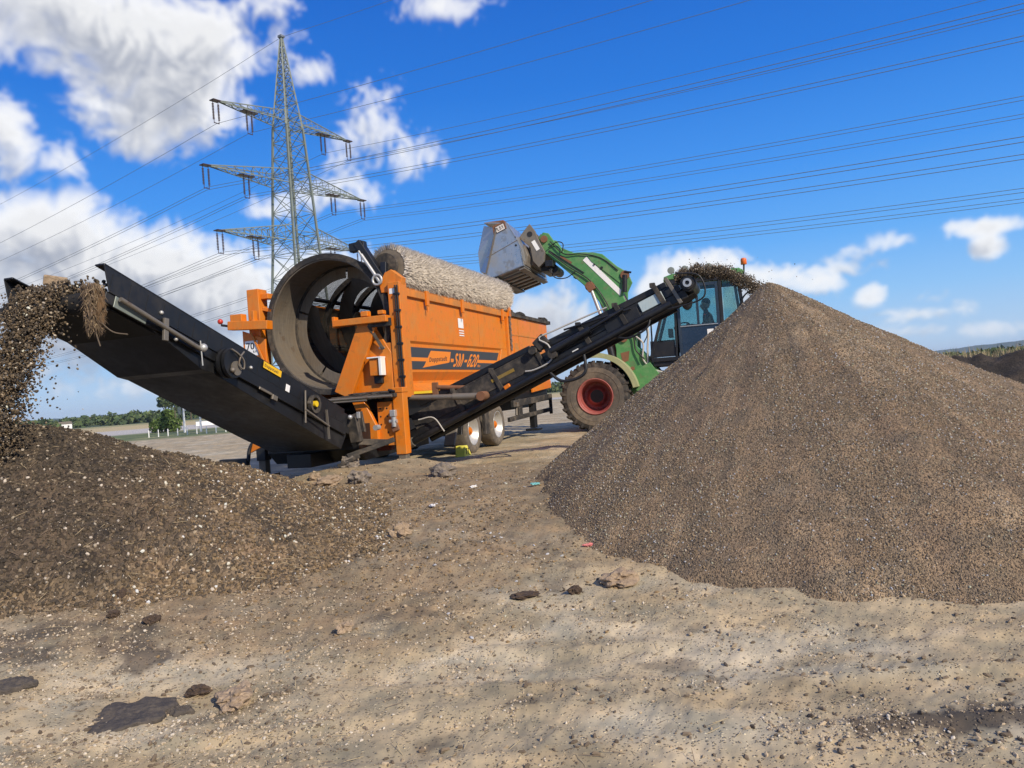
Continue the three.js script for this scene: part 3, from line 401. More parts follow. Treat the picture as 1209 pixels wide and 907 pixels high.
// ---------------------------------------------------------------- lattice pylon and its lines
const PY = { h: 34.7, D: 122.5, x: -.942 * 34.7, base: -3.2, cam: 1.2 }, armDir = V(.561, 0, -.828), lineDir = V(.828, 0, .561);
const ARMS = [[.736, .407, 2.5, 'lower'], [1.0, .4535, 2.2, 'middle'], [1.286, .383, 1.7, 'upper']].map(([k, hl, b, n]) => ({ y: PY.cam + k * PY.h - PY.base, L: hl * PY.h, b, n }));
{
  const t = thing('transmission_pylon', 'tall grey-green lattice power pylon with three crossarms behind the orange machine', 'pylon', [PY.x, PY.base, -PY.D]);
  t.rotation.y = Math.atan2(-armDir.z, armDir.x);     // local x along the crossarms
  const topY = PY.cam + 1.694 * PY.h - PY.base, half = (y) => { const k = [[0, 4.2], [ARMS[0].y, 2.5], [ARMS[1].y, 2.1], [ARMS[2].y, 1.6], [topY, .12]]; for (let i = 0; i < 4; i++) if (y <= k[i + 1][0]) return mix(k[i][1], k[i + 1][1], (y - k[i][0]) / (k[i + 1][0] - k[i][0])); return .12; };
  const leg = [], lat = [], corner = (y, s) => { const h = half(y); return V([-h, h, h, -h][s], y, [-h, -h, h, h][s]); };
  const lv = [0]; { let y = 0; while (y < topY - 1.2) { y += Math.max(1.1, half(y) * 1.35); lv.push(Math.min(y, topY)); } if (lv[lv.length - 1] < topY) lv.push(topY); }
  for (let i = 0; i + 1 < lv.length; i++) for (let s = 0; s < 4; s++) { const a = corner(lv[i], s), b = corner(lv[i + 1], s), c = corner(lv[i], (s + 1) % 4), d = corner(lv[i + 1], (s + 1) % 4), w = lv[i] < 20 ? .1 : .08; leg.push(bar(a, b, lv[i] < ARMS[2].y ? .3 : .2)); lat.push(bar(a, d, w), bar(c, b, w), bar(b, d, w)); }
  part('corner_legs', leg, MAT.galvan, t); part('lattice_bracing', lat, MAT.galvan, t); part('peak_cap', box(.8, .35, .8, 0, topY + .1, 0), MAT.wire, t);
  for (const A of ARMS) for (const s of [-1, 1]) {
    const g = [], b0 = half(A.y), b1 = half(A.y + A.b), tip = V(s * A.L, A.y + .5, 0), low = [V(s * b0, A.y, -b0), V(s * b0, A.y, b0)], up = [V(s * b1, A.y + A.b, -b1), V(s * b1, A.y + A.b, b1)], n = 9;
    const p = (from, k) => from.clone().lerp(tip, k); for (const q of [...low, ...up]) g.push(bar(q, tip, .13));
    for (let i = 0; i < n; i++) { const k = i / n, k2 = (i + 1) / n; for (const e of [0, 1]) g.push(bar(p(low[e], k), p(up[e], k2), .065), bar(p(up[e], k), p(low[e], k), .065)); g.push(bar(p(low[0], k), p(low[1], k2), .065), bar(p(low[1], k), p(low[0], k), .065), bar(p(up[0], k), p(up[1], k2), .06)); }
    const arm = part('crossarm', g, MAT.galvan, t); arm.userData.label = (s < 0 ? 'near ' : 'far ') + A.n + ' lattice crossarm';
    for (const f of [1, .55]) { const x = s * A.L * (f === 1 ? .985 : f), y = A.y + (f === 1 ? .45 : .2), ig = []; for (const e of [-.45, .45]) { ig.push(rod([x + e, y, 0], [x + e * .9, y - 3.3, 0], .05, 6)); for (let q = 0; q < 11; q++) ig.push(rod([x + e, y - .5 - q * .22, 0], [x + e, y - .6 - q * .22, 0], .15, 8)); } ig.push(bar([x - .45, y - 3.3, 0], [x + .45, y - 3.3, 0], .1), box(2.6 * (f === 1 ? .5 : 1), .14, 1.0, x, y, 0)); part('insulator_pair', ig, MAT.insulator, t); }
  }
  // conductors: both spans of a line are one wire
  const o = V(PY.x, PY.base, -PY.D), span_ = 340, sag = 8.5;
  const wire = (label, at, r, twin) => { const gs = []; for (const e of twin ? [-.2, .2] : [0]) { const pts = []; for (let i = -44; i <= 44; i++) { const k = i / 44, q = Math.abs(k), y = -4 * sag * q * (1 - q) * (1 + .0 * e); pts.push(at.clone().addScaledVector(lineDir, k * span_).add(V(0, y + e, 0))); } gs.push(new THREE.TubeGeometry(new THREE.CatmullRomCurve3(pts), 120, r, 5)); } const m = part('power_line', gs, MAT.wire, scene); tag(m, label, 'power line', 'overhead lines on the pylon'); };
  wire('single earth wire running from the pylon tip', o.clone().add(V(0, topY, 0)), .03);
  for (const A of ARMS) for (const s of [-1, 1]) for (const f of [.985, .55]) wire((A.n === 'upper' ? 'single' : 'twin') + ' power line from the ' + (f > .9 ? 'tip' : 'middle') + ' of the ' + (s < 0 ? 'left' : 'right') + ' ' + A.n + ' crossarm', o.clone().addScaledVector(armDir, s * A.L * f).add(V(0, A.y + .4 - 3.3, 0)), .03, A.n !== 'upper');
}

// ---------------------------------------------------------------- flat print: lettering and stickers
function canvasTex(w, h, draw) { const c = document.createElement('canvas'); c.width = w; c.height = h; const x = c.getContext('2d'); draw(x, w, h); const t = new THREE.CanvasTexture(c); t.colorSpace = THREE.SRGBColorSpace; t.magFilter = THREE.LinearFilter; return t; }
function sheet(p00, p10, p11, p01) { const g = new THREE.BufferGeometry(); g.setAttribute('position', new THREE.Float32BufferAttribute([...p00, ...p10, ...p11, ...p00, ...p11, ...p01], 3)); g.setAttribute('uv', new THREE.Float32BufferAttribute([0, 0, 1, 0, 1, 1, 0, 0, 1, 1, 0, 1], 2)); g.computeVertexNormals(); return g; }
const print = (t, o = {}) => new THREE.MeshStandardMaterial({ map: t, roughness: .5, side: THREE.DoubleSide, ...o });
const ORANGE_CSS = '#e28224', STRIPE = '#3d3f43';

// ---------------------------------------------------------------- drum screen
const MPOS = [-1.668, 0, -12], MTURN = -18 * Math.PI / 180;
const trommel = thing('drum_screen', 'large orange drum screening machine with open steel drum and two black conveyors', 'screening machine', MPOS, MTURN);
{
  const T = trommel, DX = -1.13, DY = 2.44, R = 1.035, Z0 = .26, Z1 = -5.15;
  // --- drum: solid mouth ring, perforated sheets between hoops, screw flights inside
  const drum = part('drum', [move(ring(R - .03, R, Z0 - .62, Z0, 96), DX, DY, 0), move(ring(R - .03, R, Z1, Z1 + .25, 96), DX, DY, 0)], MAT.drumSteel, T, { label: 'open ended steel screen drum' });
  part('mouth_flange', [move(ring(R - .01, R + .075, Z0 - .05, Z0 + .02, 96), DX, DY, 0), move(ring(R - .02, R + .05, Z0 - .7, Z0 - .6, 96), DX, DY, 0)], MAT.blackDusty, drum);
  part('liner_ring', (() => { const g = []; for (let i = 0; i < 5; i++) { const a = i / 5 * TAU + .3; const b = new THREE.RingGeometry(.8, R - .03, 24, 1, a, TAU / 5 * .97); b.translate(DX, DY, Z0 - .66); g.push(b); } return g; })(), MAT.drumSteel, drum).position.z = -.0;
  for (let i = 0; i < 6; i++) { const z = Z0 - .64 - i * .92; part('hoop', move(ring(R - .06, R + .03, z - .1, z, 72), DX, DY, 0), MAT.blackDusty, drum); }
  const holes = (() => { const size = 128, t = tex(size, (u, v) => { const a = Math.hypot((u * 2 % 1) - .5, (v * 2 % 1) - .5); return [a < .3 ? 0 : 1]; }, 1, false); t.repeat.set(1, 1); return t; })();
  const mesh = paint(rgb(96, 92, 84), rgb(110, 98, 80), .5, 451, { rough: .6, metal: .3, grain: .15 }); mesh.alphaMap = holes; mesh.transparent = true;
  for (let i = 0; i < 5; i++) { const z = Z0 - .64 - i * .92, g = new THREE.CylinderGeometry(R - .015, R - .015, .82, 72, 1, true); g.rotateX(Math.PI / 2); g.translate(DX, DY, z - .51); const uv = g.attributes.uv; for (let k = 0; k < uv.count; k++) uv.setXY(k, uv.getX(k) * 130, uv.getY(k) * 17); part('perforated_sheet', g, mesh, drum, { uv: 'own' }); }
  const flight = (ph) => { const n = 90, P = [], I = []; for (let i = 0; i <= n; i++) { const k = i / n, a = ph + k * TAU * 1.35, z = Z0 - .75 - k * 4.6; for (const r of [R - .03, .72]) for (const e of [0, -.03]) P.push(DX + r * Math.cos(a), DY + r * Math.sin(a), z + e); if (i < n) { const q = i * 4; for (const [x, y] of [[0, 2], [1, 3], [2, 3], [0, 1]]) I.push(q + x, q + y, q + 4 + y, q + x, q + 4 + y, q + 4 + x); } } const g = new THREE.BufferGeometry(); g.setAttribute('position', new THREE.Float32BufferAttribute(P, 3)); g.setIndex(I); g.computeVertexNormals(); return g; };
  for (let i = 0; i < 3; i++) part('screw_flight', flight(i * TAU / 3 + .5), MAT.drumSteel, drum);
  for (let i = 0; i < 8; i++) { const a = i / 8 * TAU + .2; part('stringer', box(.07, .05, 4.6, DX + (R + .01) * Math.cos(a), DY + (R + .01) * Math.sin(a), -2.75, 0, 0, a), MAT.blackDusty, drum); }
  // --- right side wall: top flange, flat panel, recessed stripe field, belly and reflector tape
  const prof = (x0) => [[x0, 2.86], [x0, 2.10], [x0 - .035, 2.06], [x0 - .035, 1.60], [x0 - .13, 1.46], [x0 - .13, 1.42], [x0 + .03, 1.30], [x0 + .03, 1.24], [x0 - .22, 1.22], [x0 - .22, 2.86]];
  const side = part('side_wall', plate(prof(0), -5.2, -.02, .004), MAT.orange, T, { label: 'orange right side wall with dark stripe' });
  part('top_flange', [span(-.02, .05, 2.80, 2.92, -5.2, 0), span(-.1, .02, 2.9, 2.96, -5.2, 0)], MAT.orangeDusty, side);
  for (const z of [-.95, -2.55, -4.9]) part('hinge', [span(.04, .085, 2.70, 2.95, z - .05, z + .05), rod([.07, 2.68, z], [.07, 2.6, z], .015, 6)], MAT.orange, side);
  part('recess_end', plateX([[-4.55, 1.6], [-5.2, 1.6], [-5.2, 2.09], [-4.85, 2.09]], -.034, .004), MAT.orange, side);
  part('seam', span(.0005, .003, 2.1, 2.8, -3.52, -3.51), MAT.orangeDusty, side);
  part('reflector_tape', span(.028, .034, 1.245, 1.285, -5.15, -.05), MAT.yellow, side);
  part('stripe_lettering', sheet([-.028, 1.645, -.06], [-.028, 1.645, -4.38], [-.028, 2.005, -4.72], [-.028, 2.005, -.06]), print(canvasTex(1536, 176, (x, w, h) => {
    x.fillStyle = STRIPE; x.fillRect(0, 0, w, h); x.fillStyle = ORANGE_CSS; x.fillRect(0, h * .46, w, h * .17);
    x.fillStyle = STRIPE; x.fillRect(w * .30, 0, w * .44, h);
    x.fillStyle = ORANGE_CSS; x.fillRect(w * .42, h * .46, w * .03, h * .17); x.fillRect(w * .74, h * .46, w * .03, h * .17);
    x.beginPath(); x.moveTo(w * .235, h * .12); x.lineTo(w * .425, h * .12); x.lineTo(w * .405, h * .66); x.lineTo(w * .16, h * .93); x.closePath(); x.fill();
    x.save(); x.transform(1, -.06, -.22, 1, 0, 0); x.fillStyle = '#26272a'; x.font = 'bold 52px sans-serif'; x.fillText('Doppstadt', w * .232, h * .78, w * .175); x.restore();
    x.save(); x.transform(1, 0, -.2, 1, 0, 0); x.fillStyle = ORANGE_CSS; x.font = 'bold 168px sans-serif'; x.fillText('SM', w * .475, h * .86, w * .10); x.fillRect(w * .586, h * .48, w * .03, h * .14); x.fillText('620', w * .628, h * .86, w * .125); x.font = 'bold 34px sans-serif'; x.fillText('Plus', w * .765, h * .86, w * .04); x.restore();
  })), side, { uv: 'own' });
  const stick = part('notice_sticker', sheet([.005, 2.42, -2.42], [.005, 2.42, -2.68], [.005, 2.60, -2.68], [.005, 2.60, -2.42]), MAT.white, side, { uv: 'own' });
  for (let i = 0; i < 3; i++) part('notice_line', span(.004, .008, 2.36 - i * .045, 2.38 - i * .045, -2.68, -2.44), MAT.white, side);
  part('left_side_wall', [plate([[-2.26, 2.86], [-2.26, 1.25], [-2.2, 1.25], [-2.2, 2.86]], -5.2, -.02, .004), span(-2.3, -2.18, 2.82, 2.95, -5.2, 0)], MAT.orange, T);
  // --- hopper behind the drum
  const hop = part('feed_hopper', [plate([[.02, 2.84], [.02, 1.34], [-.04, 1.34], [-.04, 2.84]], -8.6, -5.36, .004), plate([[-2.28, 2.84], [-2.28, 1.3], [-2.22, 1.3], [-2.22, 2.84]], -8.6, -5.36, .004), span(-2.22, -.04, 1.3, 2.84, -8.62, -8.56), span(-2.22, -.04, 1.4, 1.5, -8.5, -5.4), span(-.06, .06, 1.3, 2.9, -5.36, -5.22)], MAT.orange, T, { label: 'orange feed hopper behind the drum' });
  part('dirty_rim', [span(-.08, .07, 2.84, 2.93, -8.85, -5.4), span(-2.3, -2.2, 2.84, 2.93, -8.85, -5.4), move(lump(5, .08, .05, .3, .5), 0, 2.95, -6.4), move(lump(9, .09, .06, .35, .5), 0, 2.94, -8.3), move(lump(12, .09, .05, .4, .5), -.02, 2.95, -5.5)], MAT.blackDusty, hop);
  part('fold_line', [span(.019, .03, 2.42, 2.45, -8.6, -5.4), span(.019, .026, 1.34, 2.84, -6.1, -6.07)], MAT.orangeDusty, hop); part('hatch', span(.018, .032, 1.95, 2.25, -6.0, -5.7), MAT.orangeDusty, hop); part('grille', span(.018, .03, 1.62, 1.9, -6.0, -5.7), MAT.dark, hop);
  const chain = []; for (let i = 0; i < 14; i++) chain.push(box(.05, .07, .025, .09, 2.9 - i * .062, -5.3, 0, i % 2 * 1.57, .1)); part('hanging_chain', chain, MAT.steel, T);
  // --- cleaning brush on top
  { const g = new THREE.CylinderGeometry(.27, .27, 5.3, 48, 1, false); g.rotateX(Math.PI / 2); g.translate(-.16, 3.27, -2.72); const br = part('cleaning_brush', g, paint(rgb(120, 110, 96), rgb(90, 82, 70), .5, 461, { rough: 1, grain: .4 }), T, { label: 'long bristle cleaning brush on the drum' });
    const r = rngOf(71), P = [], K = []; for (let i = 0; i < 52000; i++) { const a = r() * TAU, z = -.06 - r() * 5.32, l = .335 + .07 * r(), w = .006 + .006 * r(), ca = Math.cos(a), sa = Math.sin(a), da = (r() - .5) * .16, dz = (r() - .5) * .07; P.push(-.16 + ca * .28 - sa * w, 3.27 + sa * .28 + ca * w, z, -.16 + ca * .28 + sa * w, 3.27 + sa * .28 - ca * w, z + .008, -.16 + Math.cos(a + da) * l, 3.27 + Math.sin(a + da) * l, z + dz); const k = .7 + .5 * r(), c = r() < .8 ? [.66, .6, .51] : [.34, .29, .23]; for (let q = 0; q < 3; q++) K.push(c[0] * k, c[1] * k, c[2] * k); }
    const bg = new THREE.BufferGeometry(); bg.setAttribute('position', new THREE.Float32BufferAttribute(P, 3)); bg.setAttribute('color', new THREE.Float32BufferAttribute(K, 3)); bg.computeVertexNormals(); const bm = new THREE.Mesh(bg, foliageMat); bm.name = 'bristles'; bm.userData.kind = 'stuff'; br.add(bm); part('shaft', [rod([-.16, 3.27, .12], [-.16, 3.27, -5.55], .06, 12), rod([-.16, 3.27, .0], [-.16, 3.27, .06], .2, 24)], MAT.blackDusty, br); }
  const arm = part('brush_arm', [beam([-.12, 3.0, .2], [-.52, 3.66, .2], .12, .16, [0, 0, 1]), beam([-.40, 3.6, .2], [-.66, 3.58, .2], .14, .12, [0, 0, 1]), beam([-.12, 3.3, .16], [-.12, 2.95, .22], .1, .1, [0, 0, 1])], MAT.black, T, { label: 'black brush lifting arm' });
  part('arm_cylinder', [rod([-.12, 2.96, .32], [-.42, 3.44, .32], .028, 10), rod([-.3, 3.24, .32], [-.46, 3.5, .32], .018, 8)], MAT.bright, arm); part('lifting_eye', move(new THREE.TorusGeometry(.075, .02, 8, 24), -.17, 3.02, .34), MAT.bright, arm);
  part('brush_bracket', [plate([[-.14, 2.82], [.18, 2.82], [.22, 3.02], [.05, 3.16], [-.06, 3.12], [-.16, 2.96]], .14, .3)], MAT.orange, T); part('brush_bracket', [plate([[-.2, 2.82], [.1, 2.82], [.1, 3.05], [-.1, 3.1]], -5.4, -5.26)], MAT.orange, T);
  // --- front frame
  const post = part('front_post', [span(.0, .20, 1.2, 2.96, .10, .36), span(-.30, .0, 1.28, 2.05, .26, .34)], MAT.orange, T, { label: 'right front post' });
  part('hose_clamp_chain', [rod([.175, 2.9, .39], [.175, 1.0, .39], .014, 8), rod([.14, 2.9, .39], [.14, 1.05, .39], .012, 8), ...[2.75, 2.5, 2.25, 2.0, 1.75, 1.5, 1.3].map(y => span(.11, .205, y, y + .035, .36, .405))], MAT.black, post);
  part('white_label', span(.03, .12, 2.78, 2.86, .36, .364), MAT.white, post);
  part('gusset', [plate([[-.30, 2.36], [-.80, 1.32], [-.02, 1.32], [-.02, 1.9]], .30, .35), beam([-.32, 2.36, .44], [-.83, 1.30, .44], .30, .07, [0, 0, 1])], MAT.orange, T, { label: 'sloping orange gusset beside the drum mouth' });
  for (let i = 0; i < 2; i++) part('gusset_bolt', rod([-.2 + i * .07, 1.98, .34], [-.2 + i * .07, 1.98, .36], .016, 8), MAT.bright, T);
  part('cross_bar', [beam([-.86, 2.40, .5], [.05, 2.40, .5], .16, .1, [0, 1, 0]), box(.05, .17, .12, -.85, 2.42, .5), box(.12, .08, .12, -.32, 2.5, .5), box(.1, .06, .1, -.05, 2.5, .5)], MAT.orange, T); part('cross_bar_bracket', [beam([-.3, 2.35, .48], [.08, 2.35, .48], .05, .12), beam([-.3, 2.33, .48], [-.12, 1.95, .4], .04, .05)], MAT.blackDusty, T);
  part('control_box', span(-.34, -.17, 1.56, 1.82, .35, .47), MAT.orange, T); part('control_box_door', [span(-.17, -.12, 1.56, 1.84, .36, .5), span(-.36, -.12, 1.825, 1.845, .35, .5)], MAT.white, T); part('rubber_boot', [box(.14, .12, .1, -.24, 1.5, .36)], MAT.dark, T);
  part('dusty_ledge', [span(-.95, .12, 1.22, 1.28, .05, .62), move(lump(3, .28, .03, .12, .6), -.55, 1.29, .4), move(lump(4, .2, .035, .1, .6), -.2, 1.285, .42)], MAT.blackDusty, T);
  part('ledge_pipe', [rod([-1.2, 1.24, .72], [.1, 1.24, .66], .022, 8), rod([-1.3, 1.20, .74], [-.3, 1.2, .7], .014, 8)], MAT.steel, T);
  // lower bracket plates, jack leg
  part('slanted_bracket', plate([[-.62, 1.2], [-.42, 1.2], [-.22, .78], [-.22, .55], [-.34, .55]], .5, .58), MAT.orange, T);
  const pl = part('drilled_plate', plate([[-.24, .50], [.06, .50], [.06, 1.16], [-.24, 1.16]], .46, .5), MAT.orange, T); for (const [x, y] of [[-.19, 1.06], [-.08, 1.06], [-.19, .94], [-.08, .94], [-.19, .82], [-.08, .7], [.0, .82]]) part('bolt_hole', rod([x, y, .498], [x, y, .504], .014, 8), MAT.dark, pl);
  part('valve', [box(.09, .1, .1, .05, .98, .55), rod([.05, .98, .55], [.05, .78, .55], .04, 10), rod([-.02, .86, .55], [.1, .86, .55], .03, 8)], MAT.bright, T); part('valve_bracket', box(.12, .1, .06, .06, .76, .53, 0, 0, .3), MAT.rust, T);
  const jack = part('jack_leg', [span(.04, .21, .36, 1.34, .36, .53), span(.03, .22, 1.28, 1.36, .35, .54)], MAT.orange, T, { label: 'orange front jack leg' }); part('jack_tube', span(.06, .19, .2, .4, .38, .51), MAT.steel, jack); part('jack_foot', [box(.34, .05, .3, .12, .17, .45), box(.2, .05, .2, .12, .21, .45)], MAT.steel, jack); part('jack_lever', rod([.1, 1.3, .56], [.0, 1.33, .56], .02, 8), MAT.dark, jack);
  const j2 = part('jack_leg', [span(-2.47, -2.3, .36, 1.34, .3, .47)], MAT.black, T); part('jack_foot', box(.34, .05, .3, -2.38, .12, .38), MAT.steel, j2); part('jack_tube', span(-2.45, -2.32, .14, .4, .32, .45), MAT.steel, j2);
  // left front post with arm, lamp and speed plate
  const lp = part('front_post', [span(-2.52, -2.30, 1.2, 3.12, .12, .36), span(-2.3, -2.16, 2.95, 3.04, .15, .3), beam([-2.3, 2.8, .24], [-2.12, 2.75, .24], .08, .06)], MAT.orange, T, { label: 'left front post with white speed plate' });
  part('mud_flap_panel', plate([[-2.62, 1.8], [-2.2, 1.8], [-2.2, 2.3], [-2.62, 2.46]], .36, .4), MAT.orange, T); part('plate_edge', beam([-2.45, 2.45, .42], [-2.22, 1.9, .42], .02, .03), MAT.orangeDusty, T);
  part('front_arm', [beam([-2.76, 2.55, .5], [-2.02, 2.50, .5], .16, .14), box(.22, .12, .14, -2.6, 2.66, .5), box(.05, .26, .1, -2.3, 2.62, .5)], MAT.orange, T); const lamp = part('marker_lamp', [rod([-2.78, 2.55, .5], [-2.93, 2.58, .5], .02, 8)], MAT.dark, T); part('lamp_lens', move(new THREE.SphereGeometry(.045, 14, 10), -2.95, 2.64, .5), MAT.lampRed, lamp);
  part('speed_plate', sheet([-2.58, 2.05, .405], [-2.34, 2.05, .405], [-2.34, 2.29, .405], [-2.58, 2.29, .405]), print(canvasTex(128, 128, (x) => { x.fillStyle = '#efefec'; x.fillRect(0, 0, 128, 128); x.fillStyle = '#15171c'; x.font = 'bold 78px sans-serif'; x.fillText('70', 8, 74); x.font = 'bold 30px sans-serif'; x.fillText('km', 74, 104); })), lp, { uv: 'own' });
  // --- chassis
  part('chassis_beam', [span(-.62, -.48, .72, 1.02, -8.6, .4), span(-1.78, -1.64, .72, 1.02, -8.6, .4), span(-1.7, -.5, .74, .9, -8.5, -8.35), span(-1.7, -.5, .74, .9, -.6, -.45), span(-2.2, 0, 1.02, 1.2, -5.3, -5.15)], MAT.black, T);
  part('collecting_belt_trough', [plate([[-.25, 1.22], [-.5, .8], [-1.75, .8], [-2.0, 1.22], [-1.95, 1.22], [-1.72, .84], [-.53, .84], [-.3, 1.22]], -5.2, .2, .003)], MAT.black, T); part('side_cover', span(-.3, -.26, .9, 1.22, -5.2, -.1), MAT.black, T);
  part('red_cross_member', span(-2.1, -.1, .42, .54, .28, .4), paint(rgb(96, 34, 24), rgb(70, 50, 38), .4, 471, { rough: .7 }), T);
  part('engine_housing', [span(-2.2, -.06, .98, 1.38, -8.5, -5.5)], MAT.black, T); part('orange_skirt', plateX([[-6.9, 1.1], [-8.6, 1.18], [-8.6, 1.36], [-6.9, 1.36]], -.02, .03), MAT.orange, T);
  part('undercarriage', [plateX([[.75, .32], [.95, .5], [.95, .86], [-1.5, .86], [-1.5, .36]], -1.9, -.34), span(-1.3, -.9, .3, .5, .6, 1.35), span(-2.1, -.2, .5, .72, -.4, .1)], MAT.black, T);
  // side guard behind the wheels
  part('side_guard', [beam([.0, .88, -5.3], [.0, .95, -8.6], .07, .15), beam([.0, .55, -5.0], [.0, .62, -8.5], .07, .10), span(-.04, .03, .5, 1.0, -8.6, -8.5), span(-.06, .02, .58, .98, -6.0, -5.7), beam([-.1, .9, -6.9], [-.1, .6, -7.4], .08, .1)], MAT.blackDusty, T); part('guard_clamp', [rod([.02, .9, -5.55], [.02, .62, -5.5], .03, 8), box(.1, .1, .14, .03, .86, -5.5)], MAT.steel, T);
  part('rear_leg', [span(-.14, .0, .24, .9, -7.2, -7.0), box(.34, .05, .34, -.07, .2, -7.1)], MAT.black, T); part('rear_leg', [span(-2.2, -2.06, .16, .9, -7.2, -7.0), box(.34, .05, .34, -2.13, .12, -7.1)], MAT.black, T);
  // wheels
  const tyreP = [[.27, -.14], [.31, -.16], [.40, -.155], [.435, -.12], [.44, -.06], [.44, .06], [.435, .12], [.40, .155], [.31, .16], [.27, .14], [.27, -.14]];
  for (const [x, f] of [[-.16, 1], [-2.06, -1]]) for (const [z, y] of [[-2.85, .47], [-4.3, .50]]) {
    const w = group('wheel', T, x, y, z); const rot = (g) => { g.rotateY(Math.PI / 2 * f); return g; };
    const grooves = [-.07, 0, .07].map(q => ring(.434, .442, q - .012, q + .012, 40));
    part('tyre', rot(merge([lathe(tyreP, 44)])), MAT.dustyRubber, w); part('rim', rot(merge([lathe([[.27, .13], [.285, .15], [.26, .15], [.25, .10], [.2, .05], [.16, .0], [.11, .0], [.09, .02], [.0, .02]], 40), lathe([[.27, -.14], [.25, -.1], [.25, .1]], 40)])), MAT.bright, w); part('hub', rot(merge([rod([0, 0, .0], [0, 0, .09], .075, 16), rod([0, 0, .09], [0, 0, .11], .05, 12)])), MAT.orange, w);
    const nuts = []; for (let i = 0; i < 8; i++) nuts.push(rod([.12 * Math.cos(i * .785), .12 * Math.sin(i * .785), 0], [.12 * Math.cos(i * .785), .12 * Math.sin(i * .785), .03], .014, 6)); part('wheel_nuts', rot(merge(nuts)), MAT.steel, w);
  }
  part('mudguard', [tube([[-.16, .55, -3.42], [-.16, .86, -3.28], [-.16, .99, -2.9], [-.16, .9, -2.45], [-.16, .62, -2.25]], .03, 20, 5), plateX([[-2.2, .45], [-2.14, .45], [-2.35, .92], [-2.75, 1.06], [-3.0, 1.04], [-3.0, 1.0], [-2.75, 1.0], [-2.42, .88]], -.34, .02, .003)], MAT.black, T); part('axle', [rod([-2.06, .47, -2.85], [-.16, .47, -2.85], .07, 12), rod([-2.06, .5, -4.3], [-.16, .5, -4.3], .07, 12)], MAT.black, T); part('spring_box', [span(-.4, -.2, .45, .8, -3.75, -3.4), span(-.05, .02, .35, .8, -3.72, -3.45)], MAT.blackDusty, T); part('chock_holder', [beam([.02, .62, -1.75], [.02, .3, -1.55], .2, .06), span(-.1, .05, .62, .78, -2.1, -1.7)], MAT.steel, T);
}
